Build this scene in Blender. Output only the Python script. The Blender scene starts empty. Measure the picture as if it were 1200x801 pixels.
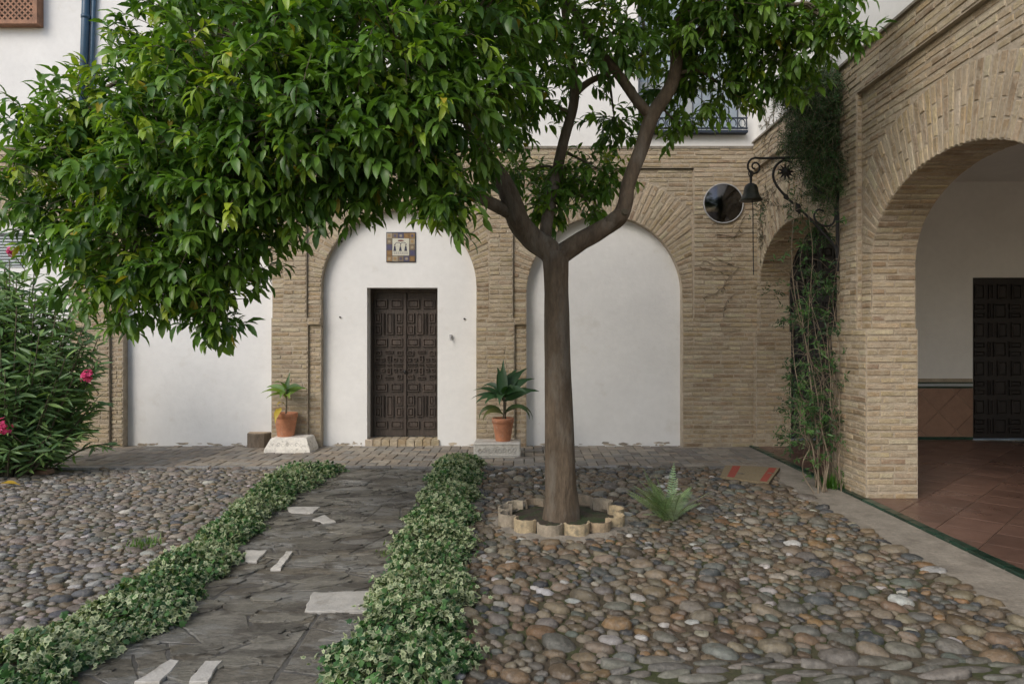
import bpy, math, random
import numpy as np
from mathutils import Vector, Matrix

random.seed(7)
rng = np.random.default_rng(7)
S = bpy.context.scene
COL = S.collection
R = math.radians
PI = math.pi

# ---------------------------------------------------------------- camera
cam = bpy.data.cameras.new('camera')
camo = bpy.data.objects.new('camera', cam)
COL.objects.link(camo)
CAMH = 1.6
camo.location = (0, 0, CAMH)
camo.rotation_euler = (PI / 2, 0, 0)
cam.lens = 24.0
cam.sensor_width = 36.0
cam.shift_x = -17 / 1200
cam.shift_y = -3.5 / 1200
cam.clip_end = 500
cam.clip_start = 0.05
S.camera = camo

# ---------------------------------------------------------------- sky, sun, exposure
SUNV = Vector((-0.50, -0.60, 0.62)).normalized()      # towards the sun
w = bpy.data.worlds.new('World')
S.world = w
w.use_nodes = True
wn = w.node_tree.nodes
sky = wn.new('ShaderNodeTexSky')
sky.sky_type = 'NISHITA'
sky.sun_disc = False
sky.sun_elevation = math.asin(SUNV.z)
sky.sun_rotation = math.atan2(SUNV.x, SUNV.y)
sky.dust_density = 2.0
sky.air_density = 1.0
sky.ozone_density = 1.0
w.node_tree.links.new(sky.outputs[0], wn['Background'].inputs[0])
wn['Background'].inputs[1].default_value = 0.15
sl = bpy.data.lights.new('sun', 'SUN')
sl.energy = 1.3
sl.angle = R(32)
sl.color = (1.0, 0.96, 0.90)
so = bpy.data.objects.new('sun', sl)
so.rotation_euler = SUNV.to_track_quat('Z', 'Y').to_euler()
so.location = (-6, -6, 12)
COL.objects.link(so)
S.view_settings.view_transform = 'Standard'
S.view_settings.look = 'None'
S.view_settings.gamma = 1.0
S.view_settings.exposure = 0.30
S.cycles.use_denoising = True
S.cycles.max_bounces = 8
S.cycles.transparent_max_bounces = 8

# ---------------------------------------------------------------- helpers
F_PX = 800.0
VPX, VPY = 617.0, 397.0


def P3(u, v, d):
    return Vector(((u - VPX) / F_PX * d, d, CAMH + (VPY - v) / F_PX * d))


def G2(u, v, z=0.0):
    d = (CAMH - z) * F_PX / (v - VPY)
    return ((u - VPX) / F_PX * d, d)


def proj(p):
    d = max(p[1], 0.05)
    return (VPX + F_PX * p[0] / d, VPY - F_PX * (p[2] - CAMH) / d)


def in_frame(p, m=0):
    if p[1] < 0.5:
        return False
    u, v = proj(p)
    return -m < u < 1200 + m and -m < v < 801 + m


class MB:
    def __init__(s):
        s.v, s.f, s.t = [], [], []

    def add(s, vs, fs, tint=(1, 1, 1)):
        n = len(s.v)
        s.v += [tuple(p) for p in vs]
        s.f += [tuple(i + n for i in f) for f in fs]
        s.t += [tint] * len(vs)

    def quad(s, a, b, c, d, tint=(1, 1, 1)):
        s.add([a, b, c, d], [(0, 1, 2, 3)], tint)

    def box(s, x0, x1, y0, y1, z0, z1, tint=(1, 1, 1), bev=0.0):
        if bev <= 0:
            vs = [(x0, y0, z0), (x1, y0, z0), (x1, y1, z0), (x0, y1, z0), (x0, y0, z1), (x1, y0, z1), (x1, y1, z1), (x0, y1, z1)]
            s.add(vs, [(0, 3, 2, 1), (4, 5, 6, 7), (0, 1, 5, 4), (1, 2, 6, 5), (2, 3, 7, 6), (3, 0, 4, 7)], tint)
            return
        b = bev
        rings = []
        for (z, i) in ((z0, b), (z0 + b, 0), (z1 - b, 0), (z1, b)):
            rings.append([(x0 + i + (b if False else 0), y0 + i, z), (x1 - i, y0 + i, z), (x1 - i, y1 - i, z), (x0 + i, y1 - i, z)])
        # octagonal section so vertical edges are bevelled as well
        vs, fs = [], []
        for (z, i) in ((z0, b), (z0 + b, 0), (z1 - b, 0), (z1, b)):
            a = x0 + i; c = x1 - i; e = y0 + i; g = y1 - i
            vs += [(a + b, e, z), (c - b, e, z), (c, e + b, z), (c, g - b, z), (c - b, g, z), (a + b, g, z), (a, g - b, z), (a, e + b, z)]
        for r in range(3):
            for k in range(8):
                fs.append((r * 8 + k, r * 8 + (k + 1) % 8, r * 8 + 8 + (k + 1) % 8, r * 8 + 8 + k))
        fs.append(tuple(range(7, -1, -1)))
        fs.append(tuple(range(24, 32)))
        s.add(vs, fs, tint)

    def tube(s, pts, rad, n=8, tint=(1, 1, 1), cap=True, wob=0.0):
        pts = [Vector(p) for p in pts]
        if not hasattr(rad, '__len__'):
            rad = [rad] * len(pts)
        t = (pts[1] - pts[0]).normalized()
        ref = Vector((0, 0, 1)) if abs(t.z) < 0.9 else Vector((1, 0, 0))
        u = t.cross(ref).normalized()
        vs, fs = [], []
        ph = random.uniform(0, 6)
        for i, p in enumerate(pts):
            if i == 0: tt = pts[1] - pts[0]
            elif i == len(pts) - 1: tt = pts[-1] - pts[-2]
            else: tt = pts[i + 1] - pts[i - 1]
            tt.normalize()
            u = (u - tt * u.dot(tt)).normalized()
            v = tt.cross(u)
            for k in range(n):
                a = 2 * PI * k / n
                r = rad[i] * (1 + wob * math.sin(3 * a + ph + i * .35) + wob * .6 * math.sin(5 * a + ph * 2 - i * .5))
                vs.append(p + u * (r * math.cos(a)) + v * (r * math.sin(a)))
        for i in range(len(pts) - 1):
            for k in range(n):
                fs.append((i * n + k, i * n + (k + 1) % n, (i + 1) * n + (k + 1) % n, (i + 1) * n + k))
        if cap:
            fs.append(tuple(range(n - 1, -1, -1)))
            fs.append(tuple(range((len(pts) - 1) * n, len(pts) * n)))
        s.add(vs, fs, tint)

    def lathe(s, c, prof, n=24, tint=(1, 1, 1), close=True):
        vs, fs = [], []
        for (r, z) in prof:
            for k in range(n):
                a = 2 * PI * k / n
                vs.append((c[0] + r * math.cos(a), c[1] + r * math.sin(a), c[2] + z))
        for i in range(len(prof) - 1):
            for k in range(n):
                fs.append((i * n + k, i * n + (k + 1) % n, (i + 1) * n + (k + 1) % n, (i + 1) * n + k))
        if close:
            fs.append(tuple(range(n - 1, -1, -1)))
            fs.append(tuple(range((len(prof) - 1) * n, len(prof) * n)))
        s.add(vs, fs, tint)

    def poly_prism(s, pts2, z0, z1, tint=(1, 1, 1), inset=0.0, tilt=(0, 0)):
        n = len(pts2)
        cx = sum(p[0] for p in pts2) / n; cy = sum(p[1] for p in pts2) / n
        vs = [(p[0], p[1], z0) for p in pts2]
        zz = lambda x, y: tilt[0] * (x - cx) + tilt[1] * (y - cy)
        fs = []
        if inset > 0:
            vs += [(p[0], p[1], z1 - inset * .7 + zz(*p[:2])) for p in pts2]
            for p in pts2:
                dx, dy = cx - p[0], cy - p[1]
                l = math.hypot(dx, dy) + 1e-6
                q = (p[0] + dx / l * inset, p[1] + dy / l * inset)
                vs.append((q[0], q[1], z1 + zz(*q)))
            m = 3
        else:
            vs += [(p[0], p[1], z1 + zz(*p[:2])) for p in pts2]
            m = 2
        for r in range(m - 1):
            for k in range(n):
                fs.append((r * n + k, r * n + (k + 1) % n, (r + 1) * n + (k + 1) % n, (r + 1) * n + k))
        fs.append(tuple(range((m - 1) * n, m * n)))
        s.add(vs, fs, tint)

    def build(s, name, m, parent=None, smooth=False, **tags):
        me = bpy.data.meshes.new(name)
        me.from_pydata(s.v, [], s.f)
        at = me.attributes.new('tint', 'FLOAT_COLOR', 'POINT')
        a = np.ones((len(s.v), 4), dtype=np.float32)
        a[:, :3] = np.array(s.t, dtype=np.float32).reshape(-1, 3)
        at.data.foreach_set('color', a.ravel())
        if smooth:
            me.polygons.foreach_set('use_smooth', [True] * len(me.polygons))
        me.materials.append(m)
        return link(me, name, parent, **tags)


def link(me, name, parent=None, **tags):
    o = bpy.data.objects.new(name, me)
    COL.objects.link(o)
    if parent is not None:
        o.parent = parent
    for k, v in tags.items():
        o[k] = v
    return o


def thing(name, label, category, group=None, kind=None):
    o = bpy.data.objects.new(name, None)
    o.empty_display_size = 0.1
    COL.objects.link(o)
    o['label'] = label
    o['category'] = category
    if group: o['group'] = group
    if kind: o['kind'] = kind
    return o


def np_mesh(name, verts, tris, tint, m, parent=None, smooth=True, **tags):
    verts = np.asarray(verts, dtype=np.float32)
    tris = np.asarray(tris, dtype=np.int32)
    me = bpy.data.meshes.new(name)
    me.vertices.add(len(verts))
    me.vertices.foreach_set('co', verts.ravel())
    me.loops.add(tris.size)
    me.loops.foreach_set('vertex_index', tris.ravel())
    me.polygons.add(len(tris))
    me.polygons.foreach_set('loop_start', np.arange(0, tris.size, 3, dtype=np.int32))
    me.update(calc_edges=True)
    me.validate()
    at = me.attributes.new('tint', 'FLOAT_COLOR', 'POINT')
    a = np.ones((len(verts), 4), dtype=np.float32)
    a[:, :3] = tint
    at.data.foreach_set('color', a.ravel())
    if smooth:
        me.polygons.foreach_set('use_smooth', np.ones(len(tris), dtype=bool))
    me.materials.append(m)
    return link(me, name, parent, **tags)


def clip_poly(poly, a, b, c):
    """keep the part of a convex polygon where a*x+b*y<=c"""
    out = []
    n = len(poly)
    for i in range(n):
        p, q = poly[i], poly[(i + 1) % n]
        dp = a * p[0] + b * p[1] - c
        dq = a * q[0] + b * q[1] - c
        if dp <= 0: out.append(p)
        if (dp < 0 < dq) or (dq < 0 < dp):
            t = dp / (dp - dq)
            out.append((p[0] + (q[0] - p[0]) * t, p[1] + (q[1] - p[1]) * t))
    return out


def smooth_path(pts, k=5):
    pts = [Vector(p) for p in pts]
    P = [pts[0] * 2 - pts[1]] + pts + [pts[-1] * 2 - pts[-2]]
    out = []
    for i in range(1, len(P) - 2):
        for j in range(k):
            t = j / k
            a, b, c, d = P[i - 1], P[i], P[i + 1], P[i + 2]
            out.append(0.5 * ((2 * b) + (c - a) * t + (2 * a - 5 * b + 4 * c - d) * t * t + (3 * b - a - 3 * c + d) * t ** 3))
    out.append(pts[-1])
    return out


def lerp_list(vals, n):
    xs = np.linspace(0, len(vals) - 1, n)
    return list(np.interp(xs, range(len(vals)), vals))


# ---------------------------------------------------------------- materials
def material(name, base=(1, 1, 1), rough=0.85, amt=0.25, scale=6.0, detail=6.0, bump=0.3, bscale=60.0, bdist=0.01,
             patch=None, pscale=2.0, pthr=(0.5, 0.62), stretch=(1, 1, 1), metal=0.0, spec=0.5, rough_var=0.0, transl=0.0,
             patch2=None, p2scale=0.7, p2thr=(0.5, 0.65), layer=0, crack=0):
    m = bpy.data.materials.new(name)
    m.use_nodes = True
    nt = m.node_tree
    N, L = nt.nodes, nt.links
    bs = N['Principled BSDF']
    geo = N.new('ShaderNodeNewGeometry')
    mp = N.new('ShaderNodeMapping')
    mp.inputs['Scale'].default_value = stretch
    L.new(geo.outputs['Position'], mp.inputs['Vector'])
    at = N.new('ShaderNodeAttribute')
    at.attribute_name = 'tint'

    def noise(sc, det=detail, rg=0.6):
        n = N.new('ShaderNodeTexNoise')
        n.inputs['Scale'].default_value = sc
        n.inputs['Detail'].default_value = det
        n.inputs['Roughness'].default_value = rg
        L.new(mp.outputs[0], n.inputs['Vector'])
        return n

    def mixc(kind, fac, a, b):
        x = N.new('ShaderNodeMix')
        x.data_type = 'RGBA'
        x.blend_type = kind
        for sock, val in ((x.inputs[0], fac), (x.inputs[6], a), (x.inputs[7], b)):
            if isinstance(val, (int, float)): sock.default_value = val
            elif isinstance(val, tuple): sock.default_value = (*val, 1)
            else: L.new(val, sock)
        return x.outputs[2]

    def remap(src, a, b, c, d):
        r = N.new('ShaderNodeMapRange')
        L.new(src, r.inputs[0])
        for i, q in enumerate((a, b, c, d)): r.inputs[i + 1].default_value = q
        return r.outputs[0]

    c = mixc('MULTIPLY', 1.0, at.outputs['Color'], tuple(base))
    if amt > 0:
        n1 = noise(scale)
        f = remap(n1.outputs['Fac'], 0.25, 0.75, 1 - amt, 1 + amt)
        comb = N.new('ShaderNodeCombineColor')
        for i in range(3): L.new(f, comb.inputs[i])
        c = mixc('MULTIPLY', 1.0, c, comb.outputs[0])
        n1b = noise(scale * 7.3)
        f = remap(n1b.outputs['Fac'], 0.25, 0.75, 1 - amt * .6, 1 + amt * .6)
        comb = N.new('ShaderNodeCombineColor')
        for i in range(3): L.new(f, comb.inputs[i])
        c = mixc('MULTIPLY', 1.0, c, comb.outputs[0])
    if patch:
        n2 = noise(pscale, 8, .65)
        c = mixc('MIX', remap(n2.outputs['Fac'], pthr[0], pthr[1], 0, patch[3]), c, tuple(patch[:3]))
    if patch2:
        n2 = noise(p2scale, 8, .65)
        c = mixc('MIX', remap(n2.outputs['Fac'], p2thr[0], p2thr[1], 0, patch2[3]), c, tuple(patch2[:3]))
    if crack:
        nw = noise(5.0, 5, .6)
        ad = N.new('ShaderNodeMix'); ad.data_type = 'RGBA'; ad.blend_type = 'ADD'; ad.inputs[0].default_value = .35
        L.new(mp.outputs[0], ad.inputs[6]); L.new(nw.outputs['Color'], ad.inputs[7])
        vo = N.new('ShaderNodeTexVoronoi'); vo.feature = 'DISTANCE_TO_EDGE'; vo.inputs['Scale'].default_value = crack
        L.new(ad.outputs[2], vo.inputs['Vector'])
        ck = remap(vo.outputs['Distance'], .004, .022, 1, 0)
        nm = noise(1.3, 3, .5)
        mk = remap(nm.outputs['Fac'], .44, .54, 0, .85)
        mm = N.new('ShaderNodeMath'); mm.operation = 'MULTIPLY'
        L.new(ck, mm.inputs[0]); L.new(mk, mm.inputs[1])
        c = mixc('MIX', mm.outputs[0], c, (.030, .026, .020))
    L.new(c, bs.inputs['Base Color'])
    bs.inputs['Roughness'].default_value = rough
    bs.inputs['Metallic'].default_value = metal
    bs.inputs['Specular IOR Level'].default_value = spec
    if rough_var > 0:
        n3 = noise(1.7, 5, .6)
        L.new(remap(n3.outputs['Fac'], 0.35, 0.65, max(0.05, rough - rough_var), min(1, rough + rough_var)), bs.inputs['Roughness'])
    if layer > 0:
        n5 = noise(layer, 9, .62)
        mu = N.new('ShaderNodeMath'); mu.operation = 'MULTIPLY'; mu.inputs[1].default_value = 16
        L.new(n5.outputs['Fac'], mu.inputs[0])
        fl = N.new('ShaderNodeMath'); fl.operation = 'FLOOR'
        L.new(mu.outputs[0], fl.inputs[0])
        n4 = noise(bscale, 6, .65)
        m3 = N.new('ShaderNodeMath'); m3.operation = 'MULTIPLY_ADD'; m3.inputs[1].default_value = .9
        L.new(n4.outputs['Fac'], m3.inputs[0]); L.new(fl.outputs[0], m3.inputs[2])
        bp = N.new('ShaderNodeBump')
        bp.inputs['Strength'].default_value = bump
        bp.inputs['Distance'].default_value = bdist
        L.new(m3.outputs[0], bp.inputs['Height'])
        L.new(bp.outputs[0], bs.inputs['Normal'])
    elif bump > 0:
        n4 = noise(bscale, 6, .65)
        bp = N.new('ShaderNodeBump')
        bp.inputs['Strength'].default_value = bump
        bp.inputs['Distance'].default_value = bdist
        L.new(n4.outputs['Fac'], bp.inputs['Height'])
        L.new(bp.outputs[0], bs.inputs['Normal'])
    if transl > 0:
        tr = N.new('ShaderNodeBsdfTranslucent')
        t2 = mixc('MULTIPLY', 1.0, c, (1.3, 1.45, 0.5))
        L.new(t2, tr.inputs['Color'])
        ms = N.new('ShaderNodeMixShader')
        ms.inputs[0].default_value = transl
        L.new(bs.outputs[0], ms.inputs[1])
        L.new(tr.outputs[0], ms.inputs[2])
        L.new(ms.outputs[0], N['Material Output'].inputs['Surface'])
    return m


MAT = {}
MAT['brick'] = material('brick', rough=0.93, amt=0.26, scale=9, bump=0.9, bscale=34, bdist=0.016, patch=(.45, .385, .285, .75), pscale=10, pthr=(.46, .64), patch2=(.235, .185, .13, .5), p2scale=2.0, p2thr=(.52, .70))
MAT['mortar'] = material('mortar', base=(.43, .36, .27), rough=0.95, amt=0.22, scale=7, bump=0.9, bscale=38, bdist=0.015, patch=(.30, .245, .175, .6), pscale=9, pthr=(.48, .66))
MAT['plaster'] = material('plaster', base=(.79, .78, .755), rough=0.9, amt=0.055, scale=1.6, bump=0.35, bscale=16, bdist=0.012, patch=(.66, .63, .57, .55), pscale=2.3, pthr=(.60, .74), patch2=(.55, .50, .42, .5), p2scale=11, p2thr=(.70, .76))
MAT['plaster_dim'] = material('plaster_inside', base=(.80, .78, .73), rough=0.9, amt=0.05, scale=1.6, bump=0.3, bscale=14, bdist=0.01)
MAT['wood'] = material('dark_wood', base=(.050, .036, .028), rough=0.55, amt=0.5, scale=5, stretch=(6, 6, .8), bump=0.5, bscale=14, bdist=0.006, patch=(.10, .080, .062, .5), pscale=9, pthr=(.5, .7))
MAT['wood_black'] = material('black_wood', base=(.020, .016, .014), rough=0.38, amt=0.4, scale=5, stretch=(6, 6, .8), bump=0.3, bscale=14, bdist=0.005)
MAT['lattice'] = material('lattice_wood', base=(.30, .15, .085), rough=0.7, amt=0.35, scale=8, bump=0.3)
MAT['leaf'] = material('tree_leaf', rough=0.38, amt=0.18, scale=9, bump=0.0, transl=0.32, spec=0.45)
MAT['leaf2'] = material('shrub_leaf', rough=0.45, amt=0.2, scale=12, bump=0.0, transl=0.2, spec=0.4)
MAT['ivy'] = material('ivy_leaf', rough=0.5, amt=0.18, scale=20, bump=0.0, transl=0.15, spec=0.35)
MAT['petal'] = material('petal', rough=0.6, amt=0.1, scale=20, bump=0, transl=0.2)
MAT['bark'] = material('bark', base=(.128, .094, .062), rough=0.93, amt=0.45, scale=7, stretch=(1, 1, .28), bump=0.9, bscale=26, bdist=0.025, patch=(.23, .20, .16, .7), pscale=6, pthr=(.48, .64), patch2=(.07, .058, .04, .6), p2scale=3, p2thr=(.5, .7))
MAT['twig'] = material('twig_bark', base=(.12, .10, .065), rough=0.9, amt=0.3, scale=9, bump=0.3)
MAT['vine'] = material('vine_stem', base=(.21, .165, .115), rough=0.9, amt=0.35, scale=9, bump=0.4)
MAT['cobble'] = material('cobble', rough=0.52, amt=0.36, scale=26, bump=0.8, bscale=48, bdist=0.010, rough_var=0.16, patch=(.25, .225, .19, .5), pscale=30, pthr=(.52, .66), patch2=(.055, .045, .03, .65), p2scale=9, p2thr=(.56, .68))
MAT['bed'] = material('stone_bed', base=(.088, .068, .042), rough=0.95, amt=0.35, scale=8, bump=0.9, bscale=40, bdist=0.02, patch=(.050, .062, .016, .9), pscale=1.7, pthr=(.46, .58))
MAT['earth'] = material('earth', base=(.13, .10, .07), rough=0.95, amt=0.3, scale=6, bump=0.8, bscale=30, bdist=0.02)
MAT['soil'] = material('soil', base=(.075, .058, .04), rough=0.95, amt=0.35, scale=15, bump=1.0, bscale=50, bdist=0.03, patch=(.05, .085, .025, .8), pscale=7, pthr=(.47, .6))
MAT['slab'] = material('slate_slab', rough=0.40, amt=0.42, scale=7, bump=1.0, bscale=24, bdist=0.02, rough_var=0.18, patch=(.21, .205, .185, .7), pscale=2.8, pthr=(.52, .555), patch2=(.058, .050, .038, .75), p2scale=3.4, p2thr=(.53, .57), stretch=(.6, 1.3, 1), layer=2.6, crack=2.4)
MAT['mud'] = material('path_mud', base=(.085, .080, .070), rough=0.6, amt=0.35, scale=6, bump=0.8, bscale=40, bdist=0.01, rough_var=.2, patch=(.14, .135, .125, .7), pscale=6, pthr=(.5, .64))
MAT['marble'] = material('old_marble', base=(.56, .53, .47), rough=0.7, amt=0.2, scale=12, bump=0.5, bscale=45, bdist=0.01, patch=(.30, .27, .22, .6), pscale=16, pthr=(.54, .66))
MAT['concrete'] = material('worn_concrete', base=(.27, .24, .195), rough=0.9, amt=0.3, scale=5, bump=0.8, bscale=35, bdist=0.015, patch=(.15, .13, .10, .6), pscale=4, pthr=(.52, .66))
MAT['paver'] = material('paving_brick', rough=0.85, amt=0.28, scale=10, bump=0.6, bscale=45, bdist=0.01, patch=(.20, .19, .165, .6), pscale=5, pthr=(.5, .66))
MAT['floor_tile'] = material('floor_tile', base=(.15, .088, .066), rough=0.34, amt=0.25, scale=5, bump=0.15, bscale=20, bdist=0.004, rough_var=0.1)
MAT['dado'] = material('dado_tile', base=(.27, .155, .10), rough=0.45, amt=0.2, scale=8, bump=0.15, bscale=25, bdist=0.004)
MAT['green'] = material('green_glaze', base=(.012, .042, .026), rough=0.28, amt=0.4, scale=10, bump=0.25, bscale=30, bdist=0.005, patch=(.12, .12, .09, .6), pscale=18, pthr=(.58, .68))
MAT['terracotta'] = material('terracotta', base=(.47, .20, .105), rough=0.82, amt=0.22, scale=14, bump=0.4, bscale=60, bdist=0.005, patch=(.50, .36, .27, .5), pscale=13, pthr=(.54, .68))
MAT['old_tile'] = material('old_roof_tile', rough=0.9, amt=0.3, scale=16, bump=0.7, bscale=50, bdist=0.01, patch=(.19, .17, .12, .7), pscale=14, pthr=(.5, .64))
MAT['iron'] = material('wrought_iron', base=(.022, .021, .021), rough=0.6, amt=0.4, scale=25, bump=0.3, bscale=80, bdist=0.003)
MAT['blue'] = material('blue_paint', base=(.035, .085, .14), rough=0.45, amt=0.2, scale=8, bump=0.1)
MAT['navy'] = material('navy_iron', base=(.014, .024, .042), rough=0.5, amt=0.2, scale=8, bump=0.1)
MAT['shutter'] = material('shutter_paint', base=(.42, .45, .46), rough=0.6, amt=0.12, scale=8, bump=0.1)
MAT['bronze'] = material('bell_bronze', base=(.045, .045, .034), rough=0.5, amt=0.4, scale=20, bump=0.3, metal=0.5)
MAT['mirror'] = material('mirror_painted_dark', base=(.11, .11, .115), rough=0.12, amt=0.10, scale=6, bump=0.0, metal=1.0)  # dark tint painted in place of a dark building's reflection
MAT['rim'] = material('mirror_rim', base=(.42, .42, .42), rough=0.5, amt=0.1, bump=0.0)
MAT['glaze'] = material('glazed_tile', rough=0.25, amt=0.15, scale=60, bump=0.1, bscale=90, bdist=0.002)
MAT['mat'] = material('coir_mat', rough=0.97, amt=0.28, scale=50, bump=0.9, bscale=220, bdist=0.006)
MAT['log'] = material('old_log', base=(.19, .15, .11), rough=0.95, amt=0.4, scale=9, stretch=(1, 1, .4), bump=0.8, bscale=30, bdist=0.02)
g = bpy.data.materials.new('window_glass'); g.use_nodes = True
b_ = g.node_tree.nodes['Principled BSDF']
b_.inputs['Base Color'].default_value = (.34, .40, .46, 1); b_.inputs['Roughness'].default_value = .12  # opaque pale blue base stands for mirrored sky and a pale curtain
MAT['glass'] = g


# ---------------------------------------------------------------- bricklaying
def brick_tint():
    r = random.random()
    if r < .52: c = (.41, .325, .230)
    elif r < .74: c = (.36, .272, .182)
    elif r < .91: c = (.46, .39, .295)
    else: c = (.29, .21, .14)
    k = random.uniform(.85, 1.13)
    return (c[0] * k, c[1] * k * random.uniform(.97, 1.03), c[2] * k * random.uniform(.86, .98))


class Wall:
    """collects bricks given by a mapping P(a, b, h) of a surface"""

    def __init__(s):
        s.bricks = []

    def brick(s, P, a0, a1, b0, b1, proud=(.003, .011), ja=.003, jb=.0035, tint=None):
        p = random.uniform(*proud)
        j = lambda q: random.uniform(-q, q)
        a0 += j(ja); a1 += j(ja)
        sh = j(jb)
        cs = [(a0, b0 + sh + j(jb * .5)), (a1, b0 + sh + j(jb * .5)), (a1, b1 + sh + j(jb * .5)), (a0, b1 + sh + j(jb * .5))]
        ca = (a0 + a1) / 2; cb = (b0 + b1) / 2
        ea = min(.006, abs(a1 - a0) * .2) * (1 if a1 > a0 else -1); eb = (b1 - b0) * .09
        vs = [P(a, b, -.01) for a, b in cs]
        vs += [P(a, b, p - .004) for a, b in cs]
        for a, b in cs:
            vs.append(P(a - math.copysign(ea, a - ca), b - math.copysign(eb, b - cb), p + j(.0015)))
        fs = [(8, 9, 10, 11)]
        for r in (0, 4):
            for k in range(4): fs.append((r + k, r + (k + 1) % 4, r + 4 + (k + 1) % 4, r + 4 + k))
        s.bricks.append((vs, fs, tint or brick_tint()))

    def courses(s, P, a0, a1, b0, b1, mask=None, pitch=.068, h=.044, ln=(.24, .30), joint=.016, start=0):
        n = max(1, round((b1 - b0) / pitch))
        pit = (b1 - b0) / n
        hh = h * pit / pitch
        for i in range(n):
            bc = b0 + (i + .5) * pit
            k = max(8, int((a1 - a0) / .012))
            xs = np.linspace(a0, a1, k)
            ok = [True] * k if mask is None else [mask(x, bc - hh * .45) and mask(x, bc + hh * .45) for x in xs]
            st = None
            for q in range(k + 1):
                if q < k and ok[q]:
                    if st is None: st = xs[q]
                elif st is not None:
                    en = xs[q - 1]
                    s._row(P, st, en, bc, hh, ln, joint, (i + start) % 2)
                    st = None

    def _row(s, P, st, en, bc, hh, ln, joint, par):
        x = st + joint * .4
        first = True
        while x < en - .02:
            l = random.uniform(*ln)
            if first and par: l *= .5
            elif random.random() < .16: l *= .52
            first = False
            e = x + l
            if en - e < .07: e = en - joint * .4
            wv = random.uniform(-.0025, .0025)
            s.brick(P, x, e, bc - hh / 2 + wv, bc + hh / 2 + wv)
            x = e + joint * random.uniform(.7, 1.3)

    def voussoirs(s, P2, arc, limit, pitch=.07, maxlen=.58, joint=.016):
        """P2(t, r, h): point at parameter t, radial distance r"""
        ts = arc
        for i in range(len(ts) - 1):
            t0, t1 = ts[i], ts[i + 1]
            tm = (t0 + t1) / 2
            g = (t1 - t0) * .17
            lim = min(maxlen, min(limit(t0), limit(t1), limit(tm)) - .012)
            r = .004
            k = 0
            while r < lim - .03:
                l = .27 if not (k == 0 and i % 2) else .135
                e = r + l * random.uniform(.95, 1.05)
                if lim - e < .06: e = lim
                s.brick(lambda a, b, h: P2(b, a, h), r, e, t0 + g, t1 - g, jb=.002 * (t1 - t0) / .07)
                r = e + joint
                k += 1

    def build(s, parent, mat, name='brick', rest='brick_courses', cap=300):
        sc = []
        for i, (vs, fs, t) in enumerate(s.bricks):
            c = sum((Vector(v) for v in vs[8:12]), Vector()) / 4
            if not in_frame(c, 5):
                sc.append((0, i)); continue
            q = [proj(v) for v in vs[8:12]]
            ar = abs(sum(q[k][0] * q[(k + 1) % 4][1] - q[(k + 1) % 4][0] * q[k][1] for k in range(4))) / 2
            u, v = proj(c)
            if s_hidden(u, v): ar *= .05
            sc.append((ar, i))
        sc.sort(reverse=True)
        top = set(i for a, i in sc[:cap] if a > 0)
        mb = MB()
        for i, (vs, fs, t) in enumerate(s.bricks):
            if i in top:
                one = MB(); one.add(vs, fs, t); one.build(name, mat, parent)
            else:
                mb.add(vs, fs, t)
        if mb.v: mb.build(rest, mat, parent, kind='stuff')


def s_hidden(u, v):
    """roughly where the tree and the shrubs cover the walls"""
    if v < 230 and u < 560: return True
    if v < 150: return u < 960
    if u < 120 and v > 280: return True
    if 635 < u < 680: return True
    return False


def rect_exit(dx, dz, px, pz, a0, a1, z1):
    """distance from (px,pz) along (dx,dz) to the border of the rectangle a0..a1, ..z1"""
    t = 9.0
    if dx > 1e-6: t = min(t, (a1 - px) / dx)
    if dx < -1e-6: t = min(t, (a0 - px) / dx)
    if dz > 1e-6: t = min(t, (z1 - pz) / dz)
    return t


def ell_arc(ra, rb, step):
    """parameters along a half ellipse in about equal arc steps"""
    tt = np.linspace(0, PI, 400)
    x = ra * np.cos(tt); z = rb * np.sin(tt)
    L = np.concatenate([[0], np.cumsum(np.hypot(np.diff(x), np.diff(z)))])
    n = max(4, int(round(L[-1] / step)))
    return list(np.interp(np.linspace(0, L[-1], n + 1), L, tt))


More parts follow.
